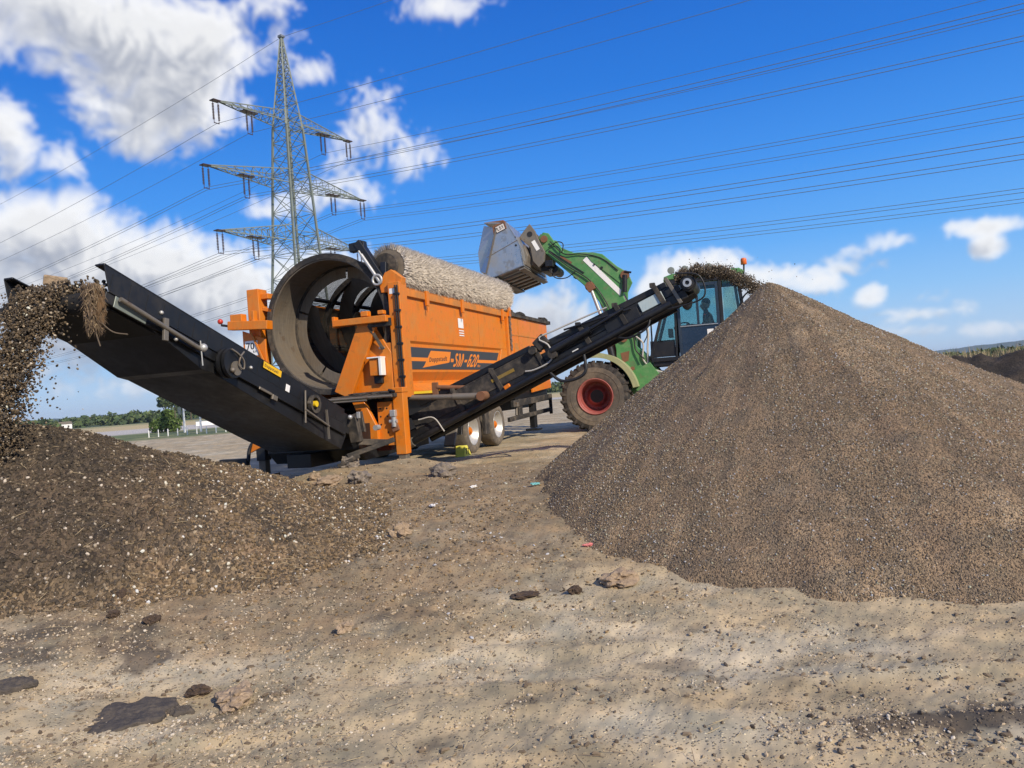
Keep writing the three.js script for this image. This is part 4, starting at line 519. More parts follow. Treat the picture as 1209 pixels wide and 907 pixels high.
// --- wide rear conveyor (oversize)
{
  const T = trommel, a = [1.15, .82], b = [5.36, 2.38], XR = -.30, XL = -1.50;       // (z, y) of the belt line
  const L = Math.hypot(b[0] - a[0], b[1] - a[1]), ux = (b[0] - a[0]) / L, uy = (b[1] - a[1]) / L, pt = (k, o) => [a[0] + ux * k - uy * o, a[1] + uy * k + ux * o];
  const slab = (k0, k1, o0, o1, x0, x1) => plateX([pt(k0, o0), pt(k1, o0), pt(k1, o1), pt(k0, o1)], x0, x1, .004);
  const conv = part('rear_conveyor', [slab(.1, L, -.12, -.02, XR - .06, XR), slab(.1, L, -.12, -.02, XL, XL + .06), plateX([pt(-.9, -.06), pt(L - .25, -.04), pt(L - .5, -.1), pt(3.1, -.26), pt(2.95, -.24), pt(.9, -.34), pt(.2, -.36), pt(.1, -.1)], XL + .03, XR - .03, .004)], MAT.black, T, { label: 'wide black discharge conveyor' });
  part('belt', [slab(.1, L + .02, .0, .02, XL + .06, XR - .06), slab(3.2, L - .1, -.14, -.125, XL + .06, XR - .06)], MAT.belt, conv);
  part('head_roller', [rod([XL + .05, ...[pt(L - .02, -.1)[1], pt(L - .02, -.1)[0]]], [XR - .05, pt(L - .02, -.1)[1], pt(L - .02, -.1)[0]]  , .1, 24)], MAT.belt, conv);
  // side walls: a corrugated sheet with a turned-in top
  for (const [x, s, n] of [[XR, 1, 'side_board'], [XL, -1, 'side_board']]) { const g = [plateX([pt(.3, -.02), pt(L - .02, -.02), pt(L + .1, .2), pt(.3, .17)], s > 0 ? x : x - .015, s > 0 ? x + .015 : x, .003), plateX([pt(.3, .17), pt(L + .1, .2), pt(L + .1, .215), pt(.3, .185)], s > 0 ? x - .1 : x - .015, s > 0 ? x + .015 : x + .1, .003)]; const w = part(n, g, MAT.black, conv); const rib = []; for (let k = .5; k < L; k += .22) rib.push((() => { const g = new THREE.BoxGeometry(.005, .16, .03), p = pt(k, .08); g.rotateX(-Math.atan2(uy, ux)); return move(g, x + s * .016, p[1], p[0]); })()); part('stiffener_ribs', rib, MAT.black, w); }
  const P3 = (k, o, x) => { const p = pt(k, o); return [x, p[1], p[0]]; };
  part('tension_rod', [rod(P3(3.25, -.1, XR + .05), P3(L - .12, -.05, XR + .05), .024, 10), beam(P3(L - .75, -.2, XR + .04), P3(L - .7, .02, XR + .04), .03, .06)], MAT.steel, conv); part('tension_plate', slab(L - .5, L - .1, -.13, -.02, XR + .001, XR + .012), MAT.galvan, conv); part('rod_clamp', [move(new THREE.SphereGeometry(.045, 12, 8), ...P3(3.25, -.08, XR + .07)), rod(P3(3.3, -.02, XR + .06), P3(3.2, -.26, XR + .06), .008, 6)], MAT.bright, conv);
  for (const [k, o] of [[L - .65, .06], [L - .9, -.12], [2.4, .02]]) part('bolt_head', move(new THREE.SphereGeometry(.022, 10, 8), ...P3(k, o, XR + .02)), MAT.bright, conv);
  { const p = P3(2.84, -.1, XR + .04), rl = []; for (const q of [0, .07]) rl.push((() => { const g = ring(.12, .165, 0, .04, 36); g.rotateY(Math.PI / 2); return move(g, p[0] + q, p[1], p[2]); })()); rl.push(rod([p[0] - .06, p[1], p[2]], [p[0] + .1, p[1], p[2]], .12, 24)); const rr = part('hose_reel', rl, MAT.black, conv); part('reel_core', [rod([p[0] + .08, p[1] - .06, p[2] - .03], [p[0] + .12, p[1] - .06, p[2] - .03], .08, 16), move(new THREE.SphereGeometry(.03, 10, 8), p[0] + .13, p[1] - .08, p[2] + .06)], MAT.steel, rr); part('hose_coil', [tube([[p[0] + .13, p[1] + .15, p[2] + .06], [p[0] + .15, p[1] + .1, p[2] - .02], [p[0] + .16, p[1] + .02, p[2] - .1], [p[0] + .15, p[1] - .07, p[2] - .1], [p[0] + .14, p[1] - .03, p[2] - .04], [p[0] + .15, p[1] + .06, p[2] - .06], [p[0] + .14, p[1] + .12, p[2] - .14]], .01, 40)], MAT.steel, rr); }
  const st = P3(2.2, .1, XR + .03), s1 = P3(1.84, .1, XR + .03), s2 = P3(1.84, .18, XR + .03), s3 = P3(2.2, .18, XR + .03);
  part('yellow_sticker', sheet(st, s1, s2, s3), print(canvasTex(256, 64, (x) => { x.fillStyle = '#e3b21c'; x.fillRect(0, 0, 256, 64); x.fillStyle = '#2a2620'; x.font = 'bold 40px sans-serif'; x.fillText('Doppstadt', 14, 47, 228); })), conv, { uv: 'own' });
  part('lower_cover', [plateX([pt(.2, -.16), pt(2.6, -.15), pt(2.6, .0), pt(1.7, .14), pt(.2, .14)], XR - .02, XR + .012, .003)], MAT.black, conv); part('white_label', slab(1.62, 1.7, -.02, .07, XR + .016, XR + .022), MAT.white, conv); part('cover_handle', [slab(1.95, 2.2, -.17, -.14, XR + .012, XR + .03), slab(1.85, 1.95, -.21, -.15, XR + .012, XR + .04)], MAT.steel, conv);
  { const p = P3(1.1, .0, XR + .03); const g = ring(.085, .12, 0, .05, 32); g.rotateY(Math.PI / 2); const dr = part('drive_pulley', [move(g, p[0], p[1], p[2])], MAT.blackDusty, conv); part('pulley_hub', [rod([p[0] - .02, p[1], p[2]], [p[0] + .06, p[1], p[2]], .04, 12)], MAT.yellow, dr); part('hub_pin', rod([p[0], p[1] + .02, p[2] + .1], [p[0] + .05, p[1] + .02, p[2] + .1], .03, 10), MAT.steel, dr); }
  part('strut', [rod(P3(1.35, .1, XR + .06), P3(1.25, -.3, XR + .06), .013, 8), rod(P3(1.3, -.14, XR + .07), P3(.75, -.2, XR + .09), .014, 8), beam(P3(.85, .0, XR + .08), P3(.7, -.36, XR + .08), .012, .03)], MAT.steel, conv);
  part('hinge_arm', [beam([XR + .02, .98, 1.2], [XR + .05, .62, 1.15], .1, .16, [1, 0, 0]), beam([XR + .05, .62, 1.15], [XR + .3, .56, .7], .07, .09), beam([XR - .1, .42, 1.2], [XR + .42, .60, .72], .06, .07), plate([[XR - .12, 1.0], [XR + .0, .75], [XR + .1, .75], [XR + .06, 1.05]], .95, 1.0), beam([XR - .2, .3, 1.3], [XR + .1, .42, 1.2], .05, .05)], MAT.blackDusty, T); part('hinge_bolts', [move(new THREE.SphereGeometry(.035, 10, 8), XR + .05, .98, 1.3), move(new THREE.SphereGeometry(.03, 10, 8), XR - .06, .9, 1.32), box(.05, .09, .03, XR + .14, 1.0, 1.22), rod([XR + .3, .8, .95], [XR + .3, .8, 1.05], .04, 10)], MAT.bright, T);
  part('tail_hook', [box(.5, .13, .1, -2.55, .38, .9), tube([[-2.3, .4, .9], [-2.28, .6, .86], [-2.15, .78, .8]], .03, 10)], MAT.dark, T); part('orange_lug', plate([[-2.28, .52], [-2.08, .6], [-2.2, .74]], .82, .86), MAT.orange, T); part('belt_apron', plateX([pt(.2, -.3), pt(1.6, -.3), pt(.3, -.36)], XL + .1, XR - .06, .003), MAT.black, conv);
  part('head_frame', [beam(P3(L - .1, -.06, XL - .02), P3(L - .1, -.06, XL - .32), .1, .12), beam(P3(L - .2, -.2, XL), P3(L - .5, -.42, XL - .3), .05, .08)], MAT.blackDusty, conv);
}
// --- narrow side conveyor (fines)
{
  const T = trommel, a = [-.35, .50], b = [4.45, 2.44], Z0 = -.78, Z1 = -.08;       // (x, y)
  const L = Math.hypot(b[0] - a[0], b[1] - a[1]), ux = (b[0] - a[0]) / L, uy = (b[1] - a[1]) / L, pt = (k, o) => [a[0] + ux * k - uy * o, a[1] + uy * k + ux * o];
  const slab = (k0, k1, o0, o1, z0, z1) => plate([pt(k0, o0), pt(k1, o0), pt(k1, o1), pt(k0, o1)], z0, z1, .004), P3 = (k, o, z) => { const p = pt(k, o); return [p[0], p[1], z]; };
  const conv = part('side_conveyor', [slab(.2, L - .1, -.1, .02, Z1 - .04, Z1), slab(.2, L - .1, -.1, .02, Z0, Z0 + .04)], MAT.black, T, { label: 'narrow black side conveyor' });
  part('belt', [slab(0, L, .03, .045, Z0 + .06, Z1 - .06), slab(.1, L, -.09, -.075, Z0 + .06, Z1 - .06)], MAT.belt, conv);
  part('lower_beam', [rod(P3(.35, -.15, Z1 + .03), P3(L - .35, -.08, Z1 + .03), .055, 14), rod(P3(.35, -.15, Z0), P3(L - .35, -.08, Z0), .055, 14)], MAT.black, conv); part('beam_end', [rod(P3(.28, -.15, Z1 + .03), P3(.38, -.15, Z1 + .03), .075, 14)], MAT.steel, conv);
  part('dusty_side_plate', [slab(.5, 2.75, .0, .24, Z1 - .01, Z1 + .015), slab(.9, 2.75, .24, .26, Z1 - .12, Z1 + .015)], MAT.blackDusty, conv); part('side_plate', [slab(.5, 2.75, .0, .24, Z0, Z0 + .02)], MAT.blackDusty, conv);
  part('skirt_edge', [[Z1 - .09, Z1 - .04], [Z0 + .04, Z0 + .09]].flatMap(([p, q]) => [plate([pt(.7, .3), pt(2.7, .27), pt(2.7, .35), pt(.7, .4)], p, q, .004), plate([pt(2.75, .2), pt(L - .3, .17), pt(L - .3, .25), pt(2.75, .3)], p, q, .004), plate([pt(2.75, .03), pt(L - .15, .03), pt(L - .15, .13), pt(2.75, .15)], p + .03, q + .01, .004)]), MAT.black, conv);
  for (const k of [1.35, 2.05, 2.8, 3.55, 4.15, 4.75]) part('cross_bracket', [beam(P3(k, -.08, Z1 + .02), P3(k - .03, .26, Z1 + .01), .04, .07, [ux, uy, 0]), box(.08, .07, .06, ...P3(k - .04, .28, Z1 - .01))], MAT.blackDusty, conv);
  part('hinge_joint', [box(.2, .17, .1, ...P3(2.9, .3, Z1 + .0), 0, 0, .7), rod(P3(2.75, .24, Z1 - .06), P3(2.75, .24, Z1 + .12), .06, 12), rod(P3(3.0, .06, Z1 - .06), P3(3.0, .06, Z1 + .12), .07, 12)], MAT.blackDusty, conv);
  part('fold_cylinder', [rod(P3(3.0, .1, Z1 + .08), P3(3.65, .12, Z1 + .08), .055, 14), rod(P3(3.6, .12, Z1 + .08), P3(4.2, .16, Z1 + .08), .025, 10), rod(P3(3.3, .3, Z1 + .05), P3(4.3, .12, Z1 + .05), .014, 8)], MAT.black, conv);
  part('lift_cylinder', [rod([-.05, 1.2, .2], [.85, 1.16, .14], .04, 12), rod([.85, 1.16, .14], [1.28, 1.14, .08], .05, 12)], MAT.steel, T); part('cylinder_eye', [rod([1.3, 1.14, -.05], [1.3, 1.14, .16], .07, 14)], MAT.rust, T); part('pipe_stub', [rod([.5, 1.32, -.12], [1.0, 1.28, -.1], .035, 10), box(.1, .2, .05, .46, 1.3, -.12)], MAT.rust, T);
  part('yellow_sticker', slab(1.95, 2.35, .1, .15, Z1 + .016, Z1 + .02), paint(rgb(160, 128, 40), rgb(96, 84, 66), .7, 481, { rough: .9, grain: .4 }), conv); part('orange_lug', [box(.1, .06, .06, ...P3(2.15, -.06, Z1 + .05), 0, 0, .5)], MAT.orange, conv); part('white_tags', [slab(3.1, 3.22, -.12, -.08, Z1 + .001, Z1 + .006), slab(3.26, 3.36, -.08, -.03, Z1 + .001, Z1 + .006), slab(4.1, 4.45, -.14, -.09, Z1 + .001, Z1 + .006)], MAT.white, conv); part('light_panel', slab(4.42, 4.78, .0, .15, Z1 + .002, Z1 + .012), paint(rgb(176, 192, 192), rgb(150, 146, 130), .3, 491, { rough: .5 }), conv); part('dark_panel', slab(3.85, 4.38, -.08, .12, Z1 + .002, Z1 + .012), MAT.black, conv);
  part('head_motor', [rod(P3(L - .02, .06, Z0), P3(L - .02, .06, Z1 + .06), .11, 24), rod(P3(L - .02, .06, Z1 + .08), P3(L - .02, .06, Z1 + .16), .085, 20)], MAT.black, conv); part('motor_face', [(() => { const g = ring(.03, .06, 0, .02, 24); return move(g, ...P3(L - .02, .06, Z1 + .16)); })()], MAT.bright, conv); part('head_clamp', beam(P3(L - .22, -.14, Z1 + .05), P3(L - .26, .28, Z1 + .05), .03, .05, [ux, uy, 0]), MAT.steel, conv);
  part('hose_loop', [tube([P3(2.8, -.1, Z1 + .02), P3(2.95, -.36, Z1 + .05), P3(3.3, -.4, Z1 + .05), P3(3.42, -.1, Z1 + .02)], .024, 28), tube([P3(3.9, -.12, Z1), P3(4.1, -.24, Z1 + .05), P3(4.4, -.22, Z1 + .05), P3(4.5, -.08, Z1)], .016, 28), tube([P3(L - .1, .26, Z1 + .1), P3(L + .16, .08, Z1 + .1), P3(L + .1, -.2, Z1 + .08), P3(L - .3, -.16, Z1 + .06), P3(L - .6, -.06, Z1 + .04)], .012, 30)], MAT.hose, conv);
  part('pale_cable', [tube([P3(2.5, .02, Z1 + .03), P3(2.62, -.02, Z1 + .05), P3(2.95, .0, Z1 + .06), P3(3.0, .2, Z1 + .08), P3(2.9, .36, Z1 + .05), P3(3.2, .36, Z1 + .02), P3(4.0, .3, Z1 + .03)], .013, 40)], MAT.cable, conv);
  const rl = []; for (let k = .5; k < L; k += .55) rl.push(rod(P3(k, -.0, Z0 + .05), P3(k, -.0, Z1 - .05), .045, 12)); part('idler_rollers', rl, MAT.blackDusty, conv);
  part('wire_guard', [tube([[.2, .84, .02], [.45, .86, .02], [.62, .64, .02]], .012, 12, 5)], MAT.cable, T);
}
// ---------------------------------------------------------------- things round the machine
{
  const T = new THREE.Group(); T.position.set(...MPOS); T.rotation.y = MTURN; T.updateMatrixWorld(); const W = (x, y, z) => T.localToWorld(V(x, y, z));
  const p = W(.02, 0, -2.15), y = groundH(p.x, p.z), c = thing('wheel_chock', 'small yellow wheel chock with black marks in front of a wheel', 'wheel chock', [p.x, y - .01, p.z], MTURN);
  part('wedge', [plateX([[.16, 0], [-.2, 0], [-.12, .1], [-.02, .2], [.1, .2]], -.09, .09)], MAT.chock, c); part('marks', [span(.09, .094, .04, .15, .03, .055), span(.09, .094, .13, .15, .0, .085), span(.09, .094, .04, .15, -.06, -.035), span(.09, .094, .13, .15, -.1, -.035)], MAT.dark, c);
  // stream of coarse soil dropping off the wide conveyor
  const fall = thing('falling_coarse_soil', null, null); fall.userData.kind = 'stuff';
  for (let v = 0; v < 3; v++) scatter('soil_chunks', 5600, 1200 + v, (r) => { const t = Math.pow(r(), .8) * .62, edge = (r() + r() + r() - 1.5) / 1.5, vz = .75 + .5 * r(), spread = .52 - .36 * t, off = (r() + r() - 1) * (.12 + .14 * t); const q = W(-.92 - .42 * t + edge * spread, 2.41 + .1 * t - 4.4 * t * t + off * (.9 - t), 5.3 + vz * t + off * .6); if (q.y < heapH(q.x, q.z)) return null; const s = .005 + .012 * Math.pow(r(), 2.2); return { x: q.x, y: q.y, z: q.z, s, c: CRUMB(r, .5).map(k => Math.min(.6, k * 1.3)) }; }, fall, v);
  scatter('loose_chunks', 420, 1210, (r) => { const t = .12 + r() * .55, q = W(-1.0 + (r() + r() - 1) * .7, 2.3 + .2 * r() - 4.4 * t * t, 5.36 + (.2 + 1.2 * r()) * t); if (q.y < heapH(q.x, q.z)) return null; return { x: q.x, y: q.y, z: q.z, s: .005 + .009 * r(), c: CRUMB(r) }; }, fall, 0);
  const bed = thing('soil_on_belt', null, null); bed.userData.kind = 'stuff';
  scatter('belt_chunks', 2600, 1220, (r) => { const k = r(), q = W(-1.4 + 1.0 * r(), mix(1.67, 2.4, k) + .02 + .12 * (r() + r()) / 2, mix(3.4, 5.4, k)); return { x: q.x, y: q.y, z: q.z, s: .012 + .022 * r() * r(), c: CRUMB(r) }; }, bed, 0);
  // tangle of roots caught on the conveyor corner
  const rt = thing('root_tangle', 'dry brown root tangle hanging from the wide conveyor corner', 'root tangle', [0, 0, 0]); { const r = rngOf(55), P = [], K = []; for (let i = 0; i < 2000; i++) { const u = Math.pow(r(), 1.3), w = (r() + r() - 1) * .085 * (1 - .4 * u), o = W(-.37 + w, 2.4 - u * .36 + (r() - .5) * .1, 5.45 + (r() + r() - 1) * .1), l = .03 + .08 * r(), d = V((r() - .5) * .9, -1 + r() * .7, (r() - .5) * .9).normalize(), s = V(r() - .5, r() - .5, r() - .5).normalize().multiplyScalar(.003 + .003 * r()); P.push(o.x - s.x, o.y - s.y, o.z - s.z, o.x + s.x, o.y + s.y, o.z + s.z, o.x + d.x * l, o.y + d.y * l, o.z + d.z * l); const c = r() < .5 ? [.24, .175, .105] : [.13, .09, .058], k = .7 + .6 * r(); for (let q = 0; q < 3; q++) K.push(c[0] * k, c[1] * k, c[2] * k); } const g = new THREE.BufferGeometry(); g.setAttribute('position', new THREE.Float32BufferAttribute(P, 3)); g.setAttribute('color', new THREE.Float32BufferAttribute(K, 3)); g.computeVertexNormals(); const m = new THREE.Mesh(g, foliageMat); m.name = 'fine_roots'; m.userData.kind = 'stuff'; rt.add(m);
    const br = [[[-.36, 2.1, 5.42], [-.22, 1.98, 5.4], [-.1, 1.95, 5.36]], [[-.38, 2.2, 5.45], [-.36, 2.0, 5.46], [-.33, 1.86, 5.45]], [[-.34, 2.3, 5.47], [-.42, 2.1, 5.48], [-.40, 1.95, 5.5]]].map(q => tube(q.map(e => W(...e)), .007, 12, 5)); part('root_stems', br, bark, rt); part('root_ball', (() => { const g = lump(14, .07, .17, .07, .7), o = W(-.37, 2.24, 5.42); return move(g, o.x, o.y, o.z); })(), paint(rgb(104, 82, 56), rgb(70, 54, 38), .6, 511, { rough: 1, grain: .5, metres: .3, bump: .01 }), rt); }
  const wd = part('wood_block', box(.2, .1, .12, 0, 0, 0), clodTan, scene); wd.position.copy(W(-1.08, 2.56, 5.2)); wd.rotation.set(.2, .5, -.25); tag(wd, 'pale split wood block riding on the conveyor soil', 'wood');
  // fine soil thrown off the narrow conveyor
  const f2 = thing('thrown_fine_soil', null, null); f2.userData.kind = 'stuff';
  for (let v = 0; v < 2; v++) scatter('fine_soil_crumbs', 9000, 1230 + v, (r) => { const t = r() * .56, vx = 1.9 + .3 * (r() - .5), q = W(4.2 + vx * t * 1.1, 2.62 + .85 * t - 2.6 * t * t + (r() + r() + r() - 1.5) * (.075 + .05 * t) + .13 * fbm(t * 16, 1, 1, 3), -.43 + (r() + r() - 1) * .3); if (q.y < pileH(q.x, q.z) - .02) return null; return { x: q.x, y: q.y, z: q.z, s: .003 + .011 * Math.pow(r(), 3), c: CRUMB(r).map(k => k * 1.4) }; }, f2, v);
  scatter('stray_crumbs', 50, 1240, (r) => { const t = r() * .6, q = W(4.2 + 2.6 * t * (.4 + r()), 2.7 + .9 * t - 2.6 * t * t + .3 * r() * t, -.43 + (r() - .5) * .8); return { x: q.x, y: q.y, z: q.z, s: .004 + .006 * r(), c: STONE(r, .9) }; }, f2, 0);
}

// ---------------------------------------------------------------- wheel loader
const LPOS = [1.97, 0, -18.5], LTURN = -14 * Math.PI / 180;
const loader = thing('wheel_loader', 'green wheel loader with raised steel bucket tipping into the orange hopper', 'wheel loader', LPOS, LTURN);
{
  const T = loader, ZL = [-.86, -.74], ZR = [-1.96, -1.84], ZC = -1.35;
  // wheels
  for (const [x, z, f] of [[0, -.28, 1], [0, -2.42, -1], [3.15, -.28, 1], [3.15, -2.42, -1]]) {
    const w = group('wheel', T, x, .89, z), rot = (g) => { if (f < 0) g.rotateY(Math.PI); return g; };
    const prof = [[.42, -.27], [.5, -.29], [.68, -.3], [.78, -.285], [.82, -.24], [.82, .24], [.78, .285], [.68, .3], [.6, .295], [.5, .29], [.42, .27]], lug = [];
    for (let i = 0; i < 26; i++) for (const s of [-1, 1]) { const a = (i + (s > 0 ? 0 : .5)) / 26 * TAU, g = new RoundedBoxGeometry(.075, .115, .27, 1, .012); g.rotateX(0); g.rotateY(0); const h = box(.055, .10, .26, 0, .815, .155 * s, 0, .28 * s, 0), k = box(.06, .12, .04, 0, .765, .283 * s); for (const q of [h, k]) { q.rotateZ(a); lug.push(q); } }
    part('tyre', rot(merge([lathe(prof, 56), ...lug])), MAT.rubber, w); part('sidewall', rot(merge([lathe([[.42, .275], [.47, .3], [.58, .306], [.66, .308], [.70, .304]], 56), lathe([[.585, .306], [.59, .316], [.6, .306]], 56)])), MAT.dustyRubber, w);
    part('rim', rot(merge([lathe([[.43, .27], [.44, .31], [.415, .315], [.40, .28], [.385, .27], [.37, .2], [.355, -.16], [.28, -.2]], 48), lathe([[.37, .235], [.385, .245], [.40, .25]], 48)])), MAT.red, w); part('rim_disc', rot(merge([lathe([[.355, -.17], [.28, -.19], [.22, -.16], [.2, -.06], [.12, -.03], [0, -.02]], 40)])), MAT.red, w);
    const nuts = []; for (let i = 0; i < 16; i++) { const a = i / 16 * TAU; nuts.push(rod([.31 * Math.cos(a), .31 * Math.sin(a), -.2], [.31 * Math.cos(a), .31 * Math.sin(a), -.165], .016, 6)); } part('wheel_nuts', rot(merge(nuts)), MAT.rust, w);
  }
  part('axles', [rod([0, .89, -.3], [0, .89, -2.4], .16, 16), rod([3.15, .89, -.3], [3.15, .89, -2.4], .16, 16), box(.5, .45, .6, 0, .9, ZC), box(.5, .45, .6, 3.15, .9, ZC)], MAT.black, T);
  // fenders: bent strip round the tyre
  const arc = (x0, r0, r1, a0, a1, z0, z1) => { const s = new THREE.Shape(); s.absarc(x0, .89, r1, a0, a1, false); s.absarc(x0, .89, r0, a1, a0, true); const g = new THREE.ExtrudeGeometry(s, { depth: z1 - z0, bevelEnabled: false, curveSegments: 28 }); g.translate(0, 0, z0); return g; };
  part('front_fender', [arc(0, .99, 1.05, .16, 1.68, -.62, .03), arc(0, .93, .99, .16, 1.68, .0, .03)], MAT.greenDusty, T); part('front_fender', [arc(0, .99, 1.05, .16, 1.68, -2.73, -2.08)], MAT.greenDusty, T);
  part('fender_lining', [arc(0, .94, .985, .16, 1.1, -.62, -.02)], MAT.black, T);
  // front frame and tower
  const tower = [[.42, 2.62], [.62, 2.86], [.98, 2.72], [1.04, 2.4], [1.02, 2.05], [1.3, 1.72], [1.66, 1.2], [1.5, .78], [.62, .62], [.5, 1.4], [.52, 2.0]];
  const tw = part('boom_tower', [plate(tower, -.98, -.62), plate(tower, -2.08, -1.72), span(.55, 1.4, .75, 1.5, -1.72, -.98), span(.6, .8, 1.9, 2.1, -1.72, -.98)], MAT.green, T, { label: 'green boom tower on the front frame' });
  part('tower_gusset', [plate([[.86, 1.42], [1.32, 1.62], [1.58, 1.24], [1.42, .92], [.95, .95]], -.62, -.48)], MAT.green, tw); part('tower_pin', [rod([.72, 2.26, -.6], [.72, 2.26, -.57], .1, 20), rod([.9, 1.5, -.5], [.9, 1.5, -.46], .05, 14)], MAT.rust, tw); part('tower_edge', [plate([[.98, 2.72], [1.04, 2.4], [1.07, 2.4], [1.01, 2.74]], -.66, -.5)], MAT.black, tw);
  part('lower_frame', [span(-.75, .6, .55, 1.05, -1.95, -.75), span(.5, 4.6, .6, 1.0, -2.0, -.7)], MAT.black, T);
  // boom arms with hump
  const boom = [[-1.26, 4.74], [-1.24, 5.0], [-1.12, 5.12], [-.98, 5.08], [-.84, 4.84], [-.62, 4.56], [-.4, 4.52], [-.1, 4.5], [.15, 4.46], [.34, 4.40], [.5, 4.24], [.68, 4.06], [.88, 3.92], [.93, 3.76], [.8, 3.52], [.78, 3.3], [.95, 2.86], [.96, 2.62], [.8, 2.46], [.6, 2.5], [.46, 2.74], [.1, 3.34], [-.2, 3.70], [-1.04, 4.52]];
  for (const [z0, z1] of [ZL, ZR]) { const b = part('boom_arm', plate(boom, z0, z1, .015), MAT.green, T); if (z0 === ZL[0]) {
    part('boom_stripe', plate([[-.16, 4.30], [-.06, 4.38], [.74, 3.46], [.70, 3.32]], z1, z1 + .008, .001), MAT.white, b); part('hump_doubler', plate([[-.05, 4.4], [.28, 4.36], [.52, 4.14], [.72, 3.92], [.74, 3.62]].concat([[.3, 4.02], [.05, 4.24]]), z1, z1 + .02, .006), MAT.green, b); part('hump_hole', [rod([.12, 4.16, z1 + .02], [.12, 4.16, z1 + .03], .025, 10), rod([.3, 4.06, z1 + .02], [.3, 4.06, z1 + .03], .035, 10)], MAT.dark, b); part('boom_pin', [rod([.86, 3.82, z1 - .02], [.86, 3.82, z1 + .06], .11, 20)], MAT.rust, b); part('boom_pin', [rod([-.02, 3.62, z1 - .02], [-.02, 3.62, z1 + .1], .12, 20)], MAT.rust, b); part('tip_pin', [rod([-1.1, 4.94, z1 - .02], [-1.1, 4.94, z1 + .05], .09, 16)], MAT.rust, b); part('boom_groove', beam([-1.0, 4.64, z1 + .01], [-.15, 3.98, z1 + .01], .03, .02, [0, 0, 1]), MAT.dark, b); part('rubbed_patch', beam([-.72, 4.46, z1 + .005], [-.45, 4.26, z1 + .005], .06, .012, [0, 0, 1]), MAT.rust, b);
  } }
  part('boom_cross_tube', [rod([-.35, 4.1, ZR[1]], [-.35, 4.1, ZL[0]], .17, 20), span(-.5, -.2, 3.95, 4.25, -1.5, -1.2)], MAT.green, T);
  for (const z of [-.66, -2.04]) { part('lift_cylinder', [rod([.46, 1.55, z], [.24, 2.75, z], .085, 16)], MAT.black, T); part('lift_rod', [rod([.24, 2.75, z], [.0, 3.56, z], .045, 12)], MAT.bright, T); part('cylinder_head', [box(.2, .2, .14, -.01, 3.6, z, 0, 0, .5), rod([.24, 2.7, z], [.2, 2.86, z], .1, 16)], MAT.rust, T); }
  part('tilt_lever', [beam([-.95, 4.8, ZC], [.1, 4.25, ZC], .12, .2, [0, 0, 1])], MAT.green, T); part('tilt_cylinder', [rod([.2, 4.4, ZC], [.86, 3.0, ZC], .09, 16), rod([.86, 3.82, -.7], [.82, 3.4, -.7], .06, 12), rod([.86, 3.9, -.68], [1.02, 3.86, -.68], .025, 8)], MAT.black, T);
  part('boom_hoses', [tube([[-.95, 4.86, -.7], [-.6, 4.5, -.69], [-.2, 4.46, -.7], [.3, 4.3, -.71], [.7, 3.95, -.7]], .014, 40), tube([[-1.0, 4.6, -.7], [-.55, 4.2, -.7], [.0, 3.76, -.7], [.3, 3.3, -.7], [.55, 2.7, -.66], [.7, 2.3, -.58]], .016, 44), tube([[.7, 2.45, -.58], [.95, 2.3, -.56], [1.0, 1.95, -.56], [1.2, 1.7, -.5]], .018, 28)], MAT.hose, T);
  part('grease_marks', [plate([[.62, 1.9], [.84, 1.94], [.8, 1.7], [.66, 1.66]], -.62, -.612, .001)], MAT.rust, tw);
  // coupler
  const cp = part('quick_coupler', [plate([[-1.72, 5.02], [-1.6, 5.16], [-1.42, 5.34], [-1.3, 5.16], [-1.2, 4.86], [-1.08, 4.6], [-1.12, 4.34], [-1.26, 4.22], [-1.4, 4.4], [-1.44, 4.75]], -.72, -.58), plate([[-1.72, 5.02], [-1.6, 5.16], [-1.42, 5.34], [-1.3, 5.16], [-1.2, 4.86], [-1.08, 4.6], [-1.12, 4.34], [-1.26, 4.22], [-1.4, 4.4], [-1.44, 4.75]], -2.12, -1.98), rod([-1.3, 5.0, -2.1], [-1.3, 5.0, -.6], .08, 14), rod([-1.25, 4.36, -2.1], [-1.25, 4.36, -.6], .08, 14), span(-1.5, -1.36, 4.3, 5.0, -2.0, -.7)], MAT.steel, T, { label: 'grey quick coupler between boom and bucket' });
  part('coupler_sticker', beam([-1.36, 4.9, -.575], [-1.24, 4.66, -.575], .1, .006, [0, 0, 1]), MAT.white, cp); part('coupler_eye', rod([-1.43, 5.08, -.578], [-1.43, 5.08, -.57], .07, 16), MAT.dark, cp); part('coupler_hydraulics', [box(.3, .2, 1.1, -1.1, 4.24, ZC), rod([-.95, 4.2, -.9], [-.95, 4.2, -1.8], .12, 12), box(.2, .16, .2, -1.0, 4.3, -.7)], MAT.black, cp);
  part('coupler_hoses', [tube([[-1.0, 4.3, -.7], [-.9, 3.95, -.68], [-.6, 3.9, -.68], [-.35, 4.05, -.7]], .014, 24), tube([[-1.05, 4.25, -.7], [-.95, 4.05, -.66], [-.75, 4.02, -.66], [-.7, 4.12, -.68]], .012, 20), tube([[-1.0, 4.7, -.68], [-.75, 4.82, -.66], [-.62, 4.76, -.66], [-.66, 4.55, -.68]], .014, 20)], MAT.hose, T);
  // bucket: a real shell, open towards the hopper
  const bz0 = -2.85, bz1 = .06, th = .03, shell = (a, b, t = th) => { const d = Math.hypot(b[0] - a[0], b[1] - a[1]), nx = -(b[1] - a[1]) / d * t, ny = (b[0] - a[0]) / d * t; return plate([a, b, [b[0] + nx, b[1] + ny], [a[0] + nx, a[1] + ny]], bz0, bz1, .004); };
